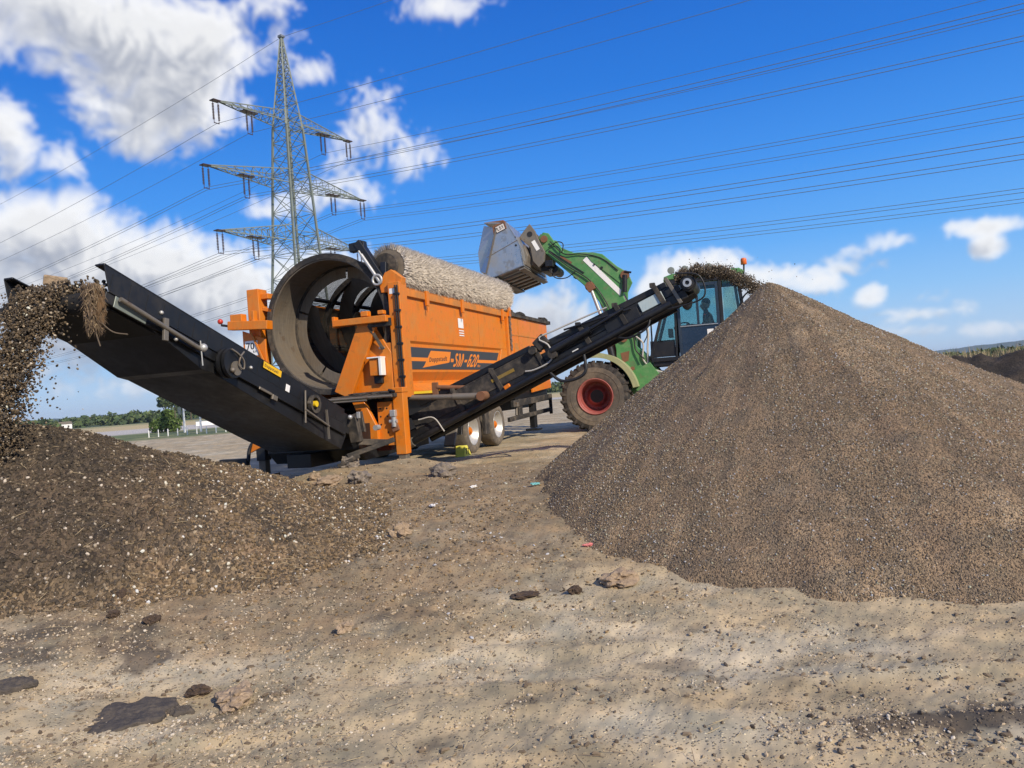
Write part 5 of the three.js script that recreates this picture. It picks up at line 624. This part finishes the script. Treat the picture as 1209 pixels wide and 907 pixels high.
  const b0 = [-2.36, 3.97], b1 = [-1.5, 4.2], r2 = [-1.53, 4.42], r1 = [-1.56, 4.72], tr = [-1.84, 5.3], tl = [-2.42, 5.38], rg0 = [-2.12, 5.2], rg1 = [-2.46, 4.12];
  const bk = part('bucket', [shell(b1, b0, -th), shell(r2, b1, -th), shell(r1, r2, -th), shell(tr, r1, -th), shell(tl, tr, -th)], MAT.bucketSteel, T, { label: 'raised bare steel bucket' });
  const fold = (z, zi) => { const P = (p, q) => [p[0], p[1], q], l0 = [-2.52, 5.36], l1 = [-2.72, 4.7], l2 = [-2.7, 4.22]; const g = new THREE.BufferGeometry(), t = [[rg0, z], [rg1, z], [l2, zi], [rg0, z], [l2, zi], [l1, zi], [rg0, z], [l1, zi], [l0, zi], [rg1, z], [b0, z], [l2, zi]]; g.setAttribute('position', new THREE.Float32BufferAttribute(t.flatMap(([p, q]) => P(p, q)), 3)); g.computeVertexNormals(); return g; };
  for (const [z, zi, n] of [[bz1, bz1 - .3, 1], [bz0, bz0 + .3, -1]]) { const s = part('bucket_side', [plate([b0, b1, r2, r1, tr, [-1.95, 5.22], rg0, rg1], z - (n > 0 ? .03 : 0), z + (n > 0 ? .0 : .03), .004)], MAT.bucketSteel, T); part('side_cutter', fold(z + .002 * n, zi), MAT.bright, s); part('side_seam', [beam([-2.42, 4.5, z + .004 * n], [-1.62, 4.84, z + .004 * n], .018, .006, [0, 0, 1]), beam([rg0[0], rg0[1], z + .01 * n], [rg1[0], rg1[1], z + .01 * n], .04, .03, [0, 0, 1])], MAT.steel, s); part('side_hole', [rod([-1.66, 4.72, z], [-1.66, 4.72, z + .008 * n], .028, 10), rod([-1.66, 4.92, z], [-1.66, 4.92, z + .008 * n], .016, 8)], MAT.dark, s); if (n > 0) { part('number_plate', sheet([-2.12, 5.06, z + .015], [-1.88, 5.15, z + .015], [-1.93, 5.31, z + .015], [-2.17, 5.22, z + .015]), print(canvasTex(128, 80, (x) => { x.fillStyle = '#2a2522'; x.fillRect(0, 0, 128, 80); x.fillStyle = '#d8cfc4'; x.fillRect(7, 7, 114, 66); x.fillStyle = '#2a2522'; x.font = 'bold 56px sans-serif'; x.fillText('L51', 20, 60, 92); })), s, { uv: 'own' }); part('plate_holder', plate([[-2.2, 5.04], [-1.86, 5.16], [-1.9, 5.34], [-2.22, 5.26]], z, z + .01, .002), MAT.rust, s); } }
  const dn = [-(b1[1] - b0[1]), b1[0] - b0[0]].map(v => -v / Math.hypot(b1[0] - b0[0], b1[1] - b0[1])), along = (k, o) => [mix(b0[0], b1[0], k) - dn[0] * o * -1, mix(b0[1], b1[1], k) + dn[1] * o * -1 * -1];
  const onB = (k, o) => [mix(b0[0], b1[0], k) + (b1[1] - b0[1]) * o, mix(b0[1], b1[1], k) - (b1[0] - b0[0]) * o];
  for (let i = 0; i < 6; i++) { const z = -.28 - i * .46; part('wear_bar', plate([onB(.24, .035), onB(.8, .035), onB(.8, .09), onB(.24, .09)], z - .14, z, .004), MAT.steel, bk); }
  part('cutting_edge', [plate([onB(-.1, .03), onB(.2, .035), onB(.2, .1), onB(-.1, .06)], bz0, bz1, .004)], MAT.steel, bk); part('heel_plate', [plate([onB(.84, .035), onB(1.0, .035), onB(1.0, .08), onB(.84, .08)], bz0, bz1, .004)], MAT.steel, bk); part('back_pad', [plate([[-1.56, 4.3], [-1.5, 4.3], [-1.46, 4.5], [-1.56, 4.8]], -2.6, -.3, .01), span(-1.56, -1.48, 4.24, 4.34, -2.6, -.06)], MAT.steel, bk); part('top_spill_guard', [span(-2.42, -1.95, 5.36, 5.4, bz0, bz1 - .1)], MAT.rust, bk);
  // cab
  const cz0 = -2.15, cz1 = -.55, fb = [1.36, 1.72], ft = [1.92, 3.5], pil = MAT.black;
  const cab = part('cab', [beam([...fb, cz1], [...ft, cz1], .07, .07), beam([...fb, cz0], [...ft, cz0], .07, .07), ...[cz1, cz0].flatMap(z => [beam([3.08, 1.62, z], [3.08, 3.48, z], .1, .08), beam([3.62, 2.1, z], [3.5, 3.48, z], .08, .08), beam([1.36, 1.66, z], [3.62, 1.66, z], .1, .1), beam([1.86, 3.5, z], [3.55, 3.48, z], .1, .1), beam([1.97, 1.68, z], [2.02, 3.46, z], .07, .05)]), beam([...ft, cz0], [...ft, cz1], .08, .1), beam([3.52, 3.48, cz0], [3.52, 3.48, cz1], .08, .1), beam([...fb, cz0], [...fb, cz1], .1, .1), span(1.4, 3.6, 1.5, 1.64, cz0, cz1), span(1.36, 1.95, 1.72, 2.12, cz1 - .04, cz1), beam([3.6, 2.1, cz0], [3.6, 2.1, cz1], .1, .1), span(3.1, 3.64, 1.62, 2.1, cz0, cz1)], pil, T, { label: 'dark framed glazed cab' });
  part('cab_roof', [plate([[1.78, 3.55], [3.6, 3.52], [3.66, 3.6], [3.55, 3.68], [2.0, 3.70], [1.8, 3.64]], cz0 - .05, cz1 + .05, .03)], MAT.green, cab); part('cab_sill', [plate([[1.9, 1.42], [3.6, 1.42], [3.6, 1.56], [1.9, 1.56]], cz1 - .02, cz1 + .03)], MAT.green, cab);
  for (const z of [cz1, cz0]) { part('front_side_window', plate([[1.46, 2.08], [1.98, 2.08], [2.0, 3.4], [1.9, 3.4]], z - .01, z + .0, 0), MAT.glass, cab); part('rear_side_window', plate([[3.14, 2.12], [3.56, 2.12], [3.46, 3.42], [3.14, 3.42]], z - .01, z, 0), MAT.glass, cab); }
  part('windscreen', sheet([fb[0], fb[1] + .06, cz0], [fb[0], fb[1] + .06, cz1], [ft[0], ft[1], cz1], [ft[0], ft[1], cz0]), MAT.glass, cab); part('rear_window', sheet([3.61, 2.14, cz0], [3.61, 2.14, cz1], [3.5, 3.44, cz1], [3.5, 3.44, cz0]), MAT.glass, cab);
  const door = part('door', [span(2.05, 2.12, 1.7, 3.42, cz1 + .005, cz1 + .045), span(2.96, 3.03, 1.7, 3.42, cz1 + .005, cz1 + .045), span(2.12, 2.96, 3.34, 3.42, cz1 + .005, cz1 + .045), span(2.12, 2.96, 1.7, 1.76, cz1 + .005, cz1 + .045), span(2.12, 2.96, 2.38, 2.44, cz1 + .005, cz1 + .045), span(2.50, 2.56, 2.44, 3.34, cz1 + .008, cz1 + .04)], paint(rgb(40, 52, 66), rgb(70, 72, 72), .3, 521, { rough: .35, grain: .06 }), cab); part('door_glass', span(2.12, 2.96, 2.44, 3.34, cz1 + .02, cz1 + .026), MAT.glass, door); part('lower_door_panel', span(2.12, 2.96, 1.76, 2.38, cz1 + .015, cz1 + .035), paint(rgb(34, 50, 70), rgb(70, 74, 78), .25, 531, { rough: .3, grain: .05 }), door); part('door_sticker', span(2.72, 2.88, 2.12, 2.3, cz1 + .036, cz1 + .04), MAT.white, door); part('door_handle', [span(2.9, 2.94, 2.06, 2.34, cz1 + .045, cz1 + .07)], MAT.bright, door); part('window_trim', span(2.1, 2.98, 2.405, 2.42, cz1 + .046, cz1 + .052), MAT.bright, door);
  part('far_door_panel', span(2.05, 3.03, 1.7, 2.4, cz0 - .03, cz0), MAT.black, cab); part('far_door_glass', span(2.05, 3.03, 2.44, 3.42, cz0 - .02, cz0 - .014), MAT.glass, cab);
  part('mirror', [(() => { const g = new THREE.SphereGeometry(1, 20, 14); g.scale(.13, .2, .06); return move(g, 2.3, 2.98, -.36); })(), rod([2.3, 3.1, -.38], [2.0, 3.35, -.5], .018, 8)], MAT.black, T);
  part('roof_lamps', [1.98, 2.3, 2.85].map(x => (() => { const g = lathe([[0, -.03], [.06, -.03], [.085, .05], [.08, .06], [0, .06]], 20); return move(g, x, 3.78, -.56); })()), MAT.galvan, T); const bc = part('beacon_post', rod([3.66, 3.5, -.8], [3.68, 3.78, -.8], .02, 8), MAT.black, T); part('beacon_dome', lathe([[0, .16], [.05, .15], [.07, .12], [.07, 0], [0, 0]], 20).rotateX(-Math.PI / 2).translate(3.68, 3.78, -.8), MAT.beacon, bc);
  part('handrail', [tube([[3.45, 2.5, -.5], [3.55, 2.9, -.46], [3.72, 3.08, -.46], [4.3, 3.08, -.46]], .02, 24), rod([4.0, 3.08, -.46], [4.0, 2.5, -.46], .018, 8), rod([3.7, 2.72, -.46], [4.3, 2.72, -.46], .016, 8)], MAT.black, T);
  part('engine_hood', [plate([[3.66, 1.1], [5.7, 1.1], [5.9, 1.4], [5.75, 2.2], [3.66, 2.35]], -2.0, -.7, .05)], MAT.green, T); part('counterweight', [plate([[5.2, .6], [5.95, .75], [6.0, 1.35], [5.3, 1.35]], -2.25, -.45, .05)], MAT.black, T); part('rear_fender', [arc(3.15, .99, 1.05, .3, 2.8, -.7, .0)], MAT.green, T); part('rear_fender', [arc(3.15, .99, 1.05, .3, 2.8, -2.7, -2.0)], MAT.green, T);
  part('cab_steps', [span(1.75, 2.1, .55, .6, -.5, -.2), span(1.75, 2.1, .9, .95, -.5, -.22), span(1.75, 1.79, .5, 1.5, -.5, -.25), span(2.06, 2.1, .5, 1.5, -.5, -.25)], MAT.black, T);
  part('articulation_hoses', [tube([[1.05, 2.6, -.62], [1.3, 2.5, -.6], [1.28, 1.9, -.6], [1.3, 1.5, -.62], [1.6, 1.35, -.6]], .026, 30), tube([[1.0, 2.3, -.6], [1.18, 2.1, -.58], [1.16, 1.7, -.58], [1.4, 1.42, -.6], [1.7, 1.3, -.62]], .022, 30)], MAT.cable, T); part('articulation_hoses', [tube([[1.02, 2.72, -.7], [1.35, 2.75, -.66], [1.4, 2.3, -.66], [1.35, 1.7, -.7]], .02, 30), tube([[1.0, 2.5, -.6], [1.22, 2.56, -.56], [1.3, 2.3, -.56], [1.2, 2.1, -.58]], .014, 24), tube([[1.3, 1.5, -.55], [1.55, 1.28, -.5], [1.9, 1.32, -.5], [2.1, 1.4, -.52]], .03, 20)], MAT.hose, T); part('battery_tray', [span(1.3, 1.9, 1.1, 1.24, -1.2, -.55), span(1.45, 1.8, 1.24, 1.4, -1.0, -.7)], MAT.steel, T);
  part('steering_column', [rod([1.95, 1.7, ZC], [2.1, 2.45, ZC], .05, 10), move((() => { const g = new THREE.TorusGeometry(.19, .018, 8, 28); g.rotateX(1.2); g.rotateZ(.2); return g; })(), 2.12, 2.47, ZC), box(.12, .22, .2, 1.85, 2.3, -1.0)], MAT.black, T); part('driver_seat', [box(.5, .14, .5, 2.82, 2.05, ZC), box(.14, .72, .48, 3.03, 2.45, ZC, 0, 0, -.12), box(.35, .4, .35, 2.85, 1.8, ZC)], MAT.black, T);
}
// operator in the cab
{
  const p = thing('person', 'seated operator in dark jacket behind the loader door glass', 'person', LPOS, LTURN);
  const S = V(2.74, 2.12, -1.35), J = (x, y, z) => V(S.x + x, S.y + y, S.z + z);
  const bones = [[J(0, .06, 0), J(.04, .3, 0), .15, .14], [J(.04, .3, 0), J(.02, .52, 0), .15, .12], [J(.0, .58, -.15), J(.0, .58, .15), .08, .08], [J(.0, .56, 0), J(-.02, .7, 0), .065, .055], [J(-.0, .04, .1), J(-.42, .06, .12), .085, .07], [J(-.42, .06, .12), J(-.5, -.34, .12), .065, .045], [J(-.5, -.36, .12), J(-.64, -.38, .12), .045, .035], [J(0, .04, -.1), J(-.42, .06, -.12), .085, .07], [J(-.42, .06, -.12), J(-.5, -.34, -.12), .065, .045], [J(-.5, -.36, -.12), J(-.64, -.38, -.12), .045, .035], [J(.0, .56, .2), J(-.1, .3, .25), .058, .048], [J(-.1, .3, .25), J(-.36, .34, .16), .045, .034], [J(.0, .56, -.2), J(-.1, .3, -.25), .058, .048], [J(-.1, .3, -.25), J(-.36, .34, -.16), .045, .034], [J(-.36, .34, .16), J(-.44, .35, .14), .036, .03], [J(-.36, .34, -.16), J(-.44, .35, -.14), .036, .03]];
  const field = (bones, cell, pad, k) => { const bb = new THREE.Box3(); for (const [a, b, r, q] of bones) { bb.expandByPoint(a); bb.expandByPoint(b); } bb.expandByScalar(.22); const size = bb.getSize(V(0, 0, 0)), half = Math.max(size.x, size.y, size.z) / 2, c = bb.getCenter(V(0, 0, 0)), res = Math.min(96, Math.ceil(half * 2 / cell)); const mc = new MarchingCubes(res, new THREE.MeshBasicMaterial(), false, false, 300000); mc.isolation = 0; const v = V(0, 0, 0), ab = V(0, 0, 0), pa = V(0, 0, 0);
    for (let z = 0; z < res; z++) for (let y = 0; y < res; y++) for (let x = 0; x < res; x++) { v.set((x - res / 2) / (res / 2) * half + c.x, (y - res / 2) / (res / 2) * half + c.y, (z - res / 2) / (res / 2) * half + c.z); let d = 9; for (const [a, b, r, q] of bones) { ab.subVectors(b, a); pa.subVectors(v, a); const h = clamp(pa.dot(ab) / Math.max(1e-6, ab.lengthSq())), e = pa.addScaledVector(ab, -h).length() - mix(r, q, h), m = clamp(.5 + .5 * (d - e) / k); d = mix(d, e, m) - k * m * (1 - m); } mc.field[x + y * res + z * res * res] = -d; }
    mc.update(); const n = mc.count, g = new THREE.BufferGeometry(), P = mc.positionArray.slice(0, n * 3), N = mc.normalArray.slice(0, n * 3); for (let i = 0; i < n; i++) { P[i * 3] = P[i * 3] * half + c.x; P[i * 3 + 1] = P[i * 3 + 1] * half + c.y; P[i * 3 + 2] = P[i * 3 + 2] * half + c.z; } g.setAttribute('position', new THREE.BufferAttribute(P, 3)); g.setAttribute('normal', new THREE.BufferAttribute(N, 3)); g.setAttribute('uv', new THREE.BufferAttribute(new Float32Array(n * 2), 2)); return g; };
  const skin = new THREE.MeshStandardMaterial({ color: new THREE.Color().setRGB(.42, .25, .17), roughness: .6 }), cloth = new THREE.MeshStandardMaterial({ color: new THREE.Color().setRGB(.016, .02, .03), roughness: .9 });
  part('body', field(bones, .02, .2, .04), cloth, p, { label: 'dark jacket and trousers' });
  const H = J(-.03, .84, 0), hb = [[H.clone().add(V(.02, .04, 0)), H.clone().add(V(.03, -.02, 0)), .098, .09], [H.clone().add(V(-.04, -.06, 0)), H.clone().add(V(-.03, -.1, 0)), .062, .045], [H.clone().add(V(-.098, .0, 0)), H.clone().add(V(-.108, -.03, 0)), .012, .018], [H.clone().add(V(.01, -.01, .09)), H.clone().add(V(.01, -.04, .085)), .018, .014], [H.clone().add(V(.01, -.01, -.09)), H.clone().add(V(.01, -.04, -.085)), .018, .014]];
  part('head', field(hb, .008, .2, .02), skin, p); part('hair', (() => { const g = new THREE.SphereGeometry(.112, 24, 16, 0, TAU, 0, 1.75); g.scale(1, 1.02, .95); g.rotateZ(-.45); return move(g, H.x + .03, H.y + .05, H.z); })(), new THREE.MeshStandardMaterial({ color: new THREE.Color().setRGB(.02, .015, .012), roughness: .8 }), p);
  for (const s of [1, -1]) { const hand = []; for (let f = 0; f < 5; f++) { const o = J(-.44, .35 + (f - 2) * .012, .14 * s); hand.push([o, J(-.49 + (f === 0 ? .02 : 0), .375 + (f - 2) * .016, .135 * s), .009, .008], [J(-.49 + (f === 0 ? .02 : 0), .375 + (f - 2) * .016, .135 * s), J(-.51 + (f === 0 ? .03 : 0), .35 + (f - 2) * .014, .12 * s), .008, .007]); } hand.push([J(-.40, .345, .15 * s), J(-.455, .36, .138 * s), .026, .024]); part('hand', field(hand, .007, .1, .006), skin, p); for (const e of [.035]) part('eye', move(new THREE.SphereGeometry(.009, 8, 6), H.x - .085, H.y + .0, H.z + e * s), MAT.dark, p); }
  part('mouth', box(.008, .008, .045, H.x - .098, H.y - .07, H.z), MAT.rust, p); part('shoulder_stripe', [beam(J(-.06, .56, .27), J(.02, .66, .12), .03, .02)], MAT.lampRed, p);
}

scene.traverse((o) => { if (o.isMesh) { o.castShadow = true; o.receiveShadow = true; } });
renderer.render(scene, camera);
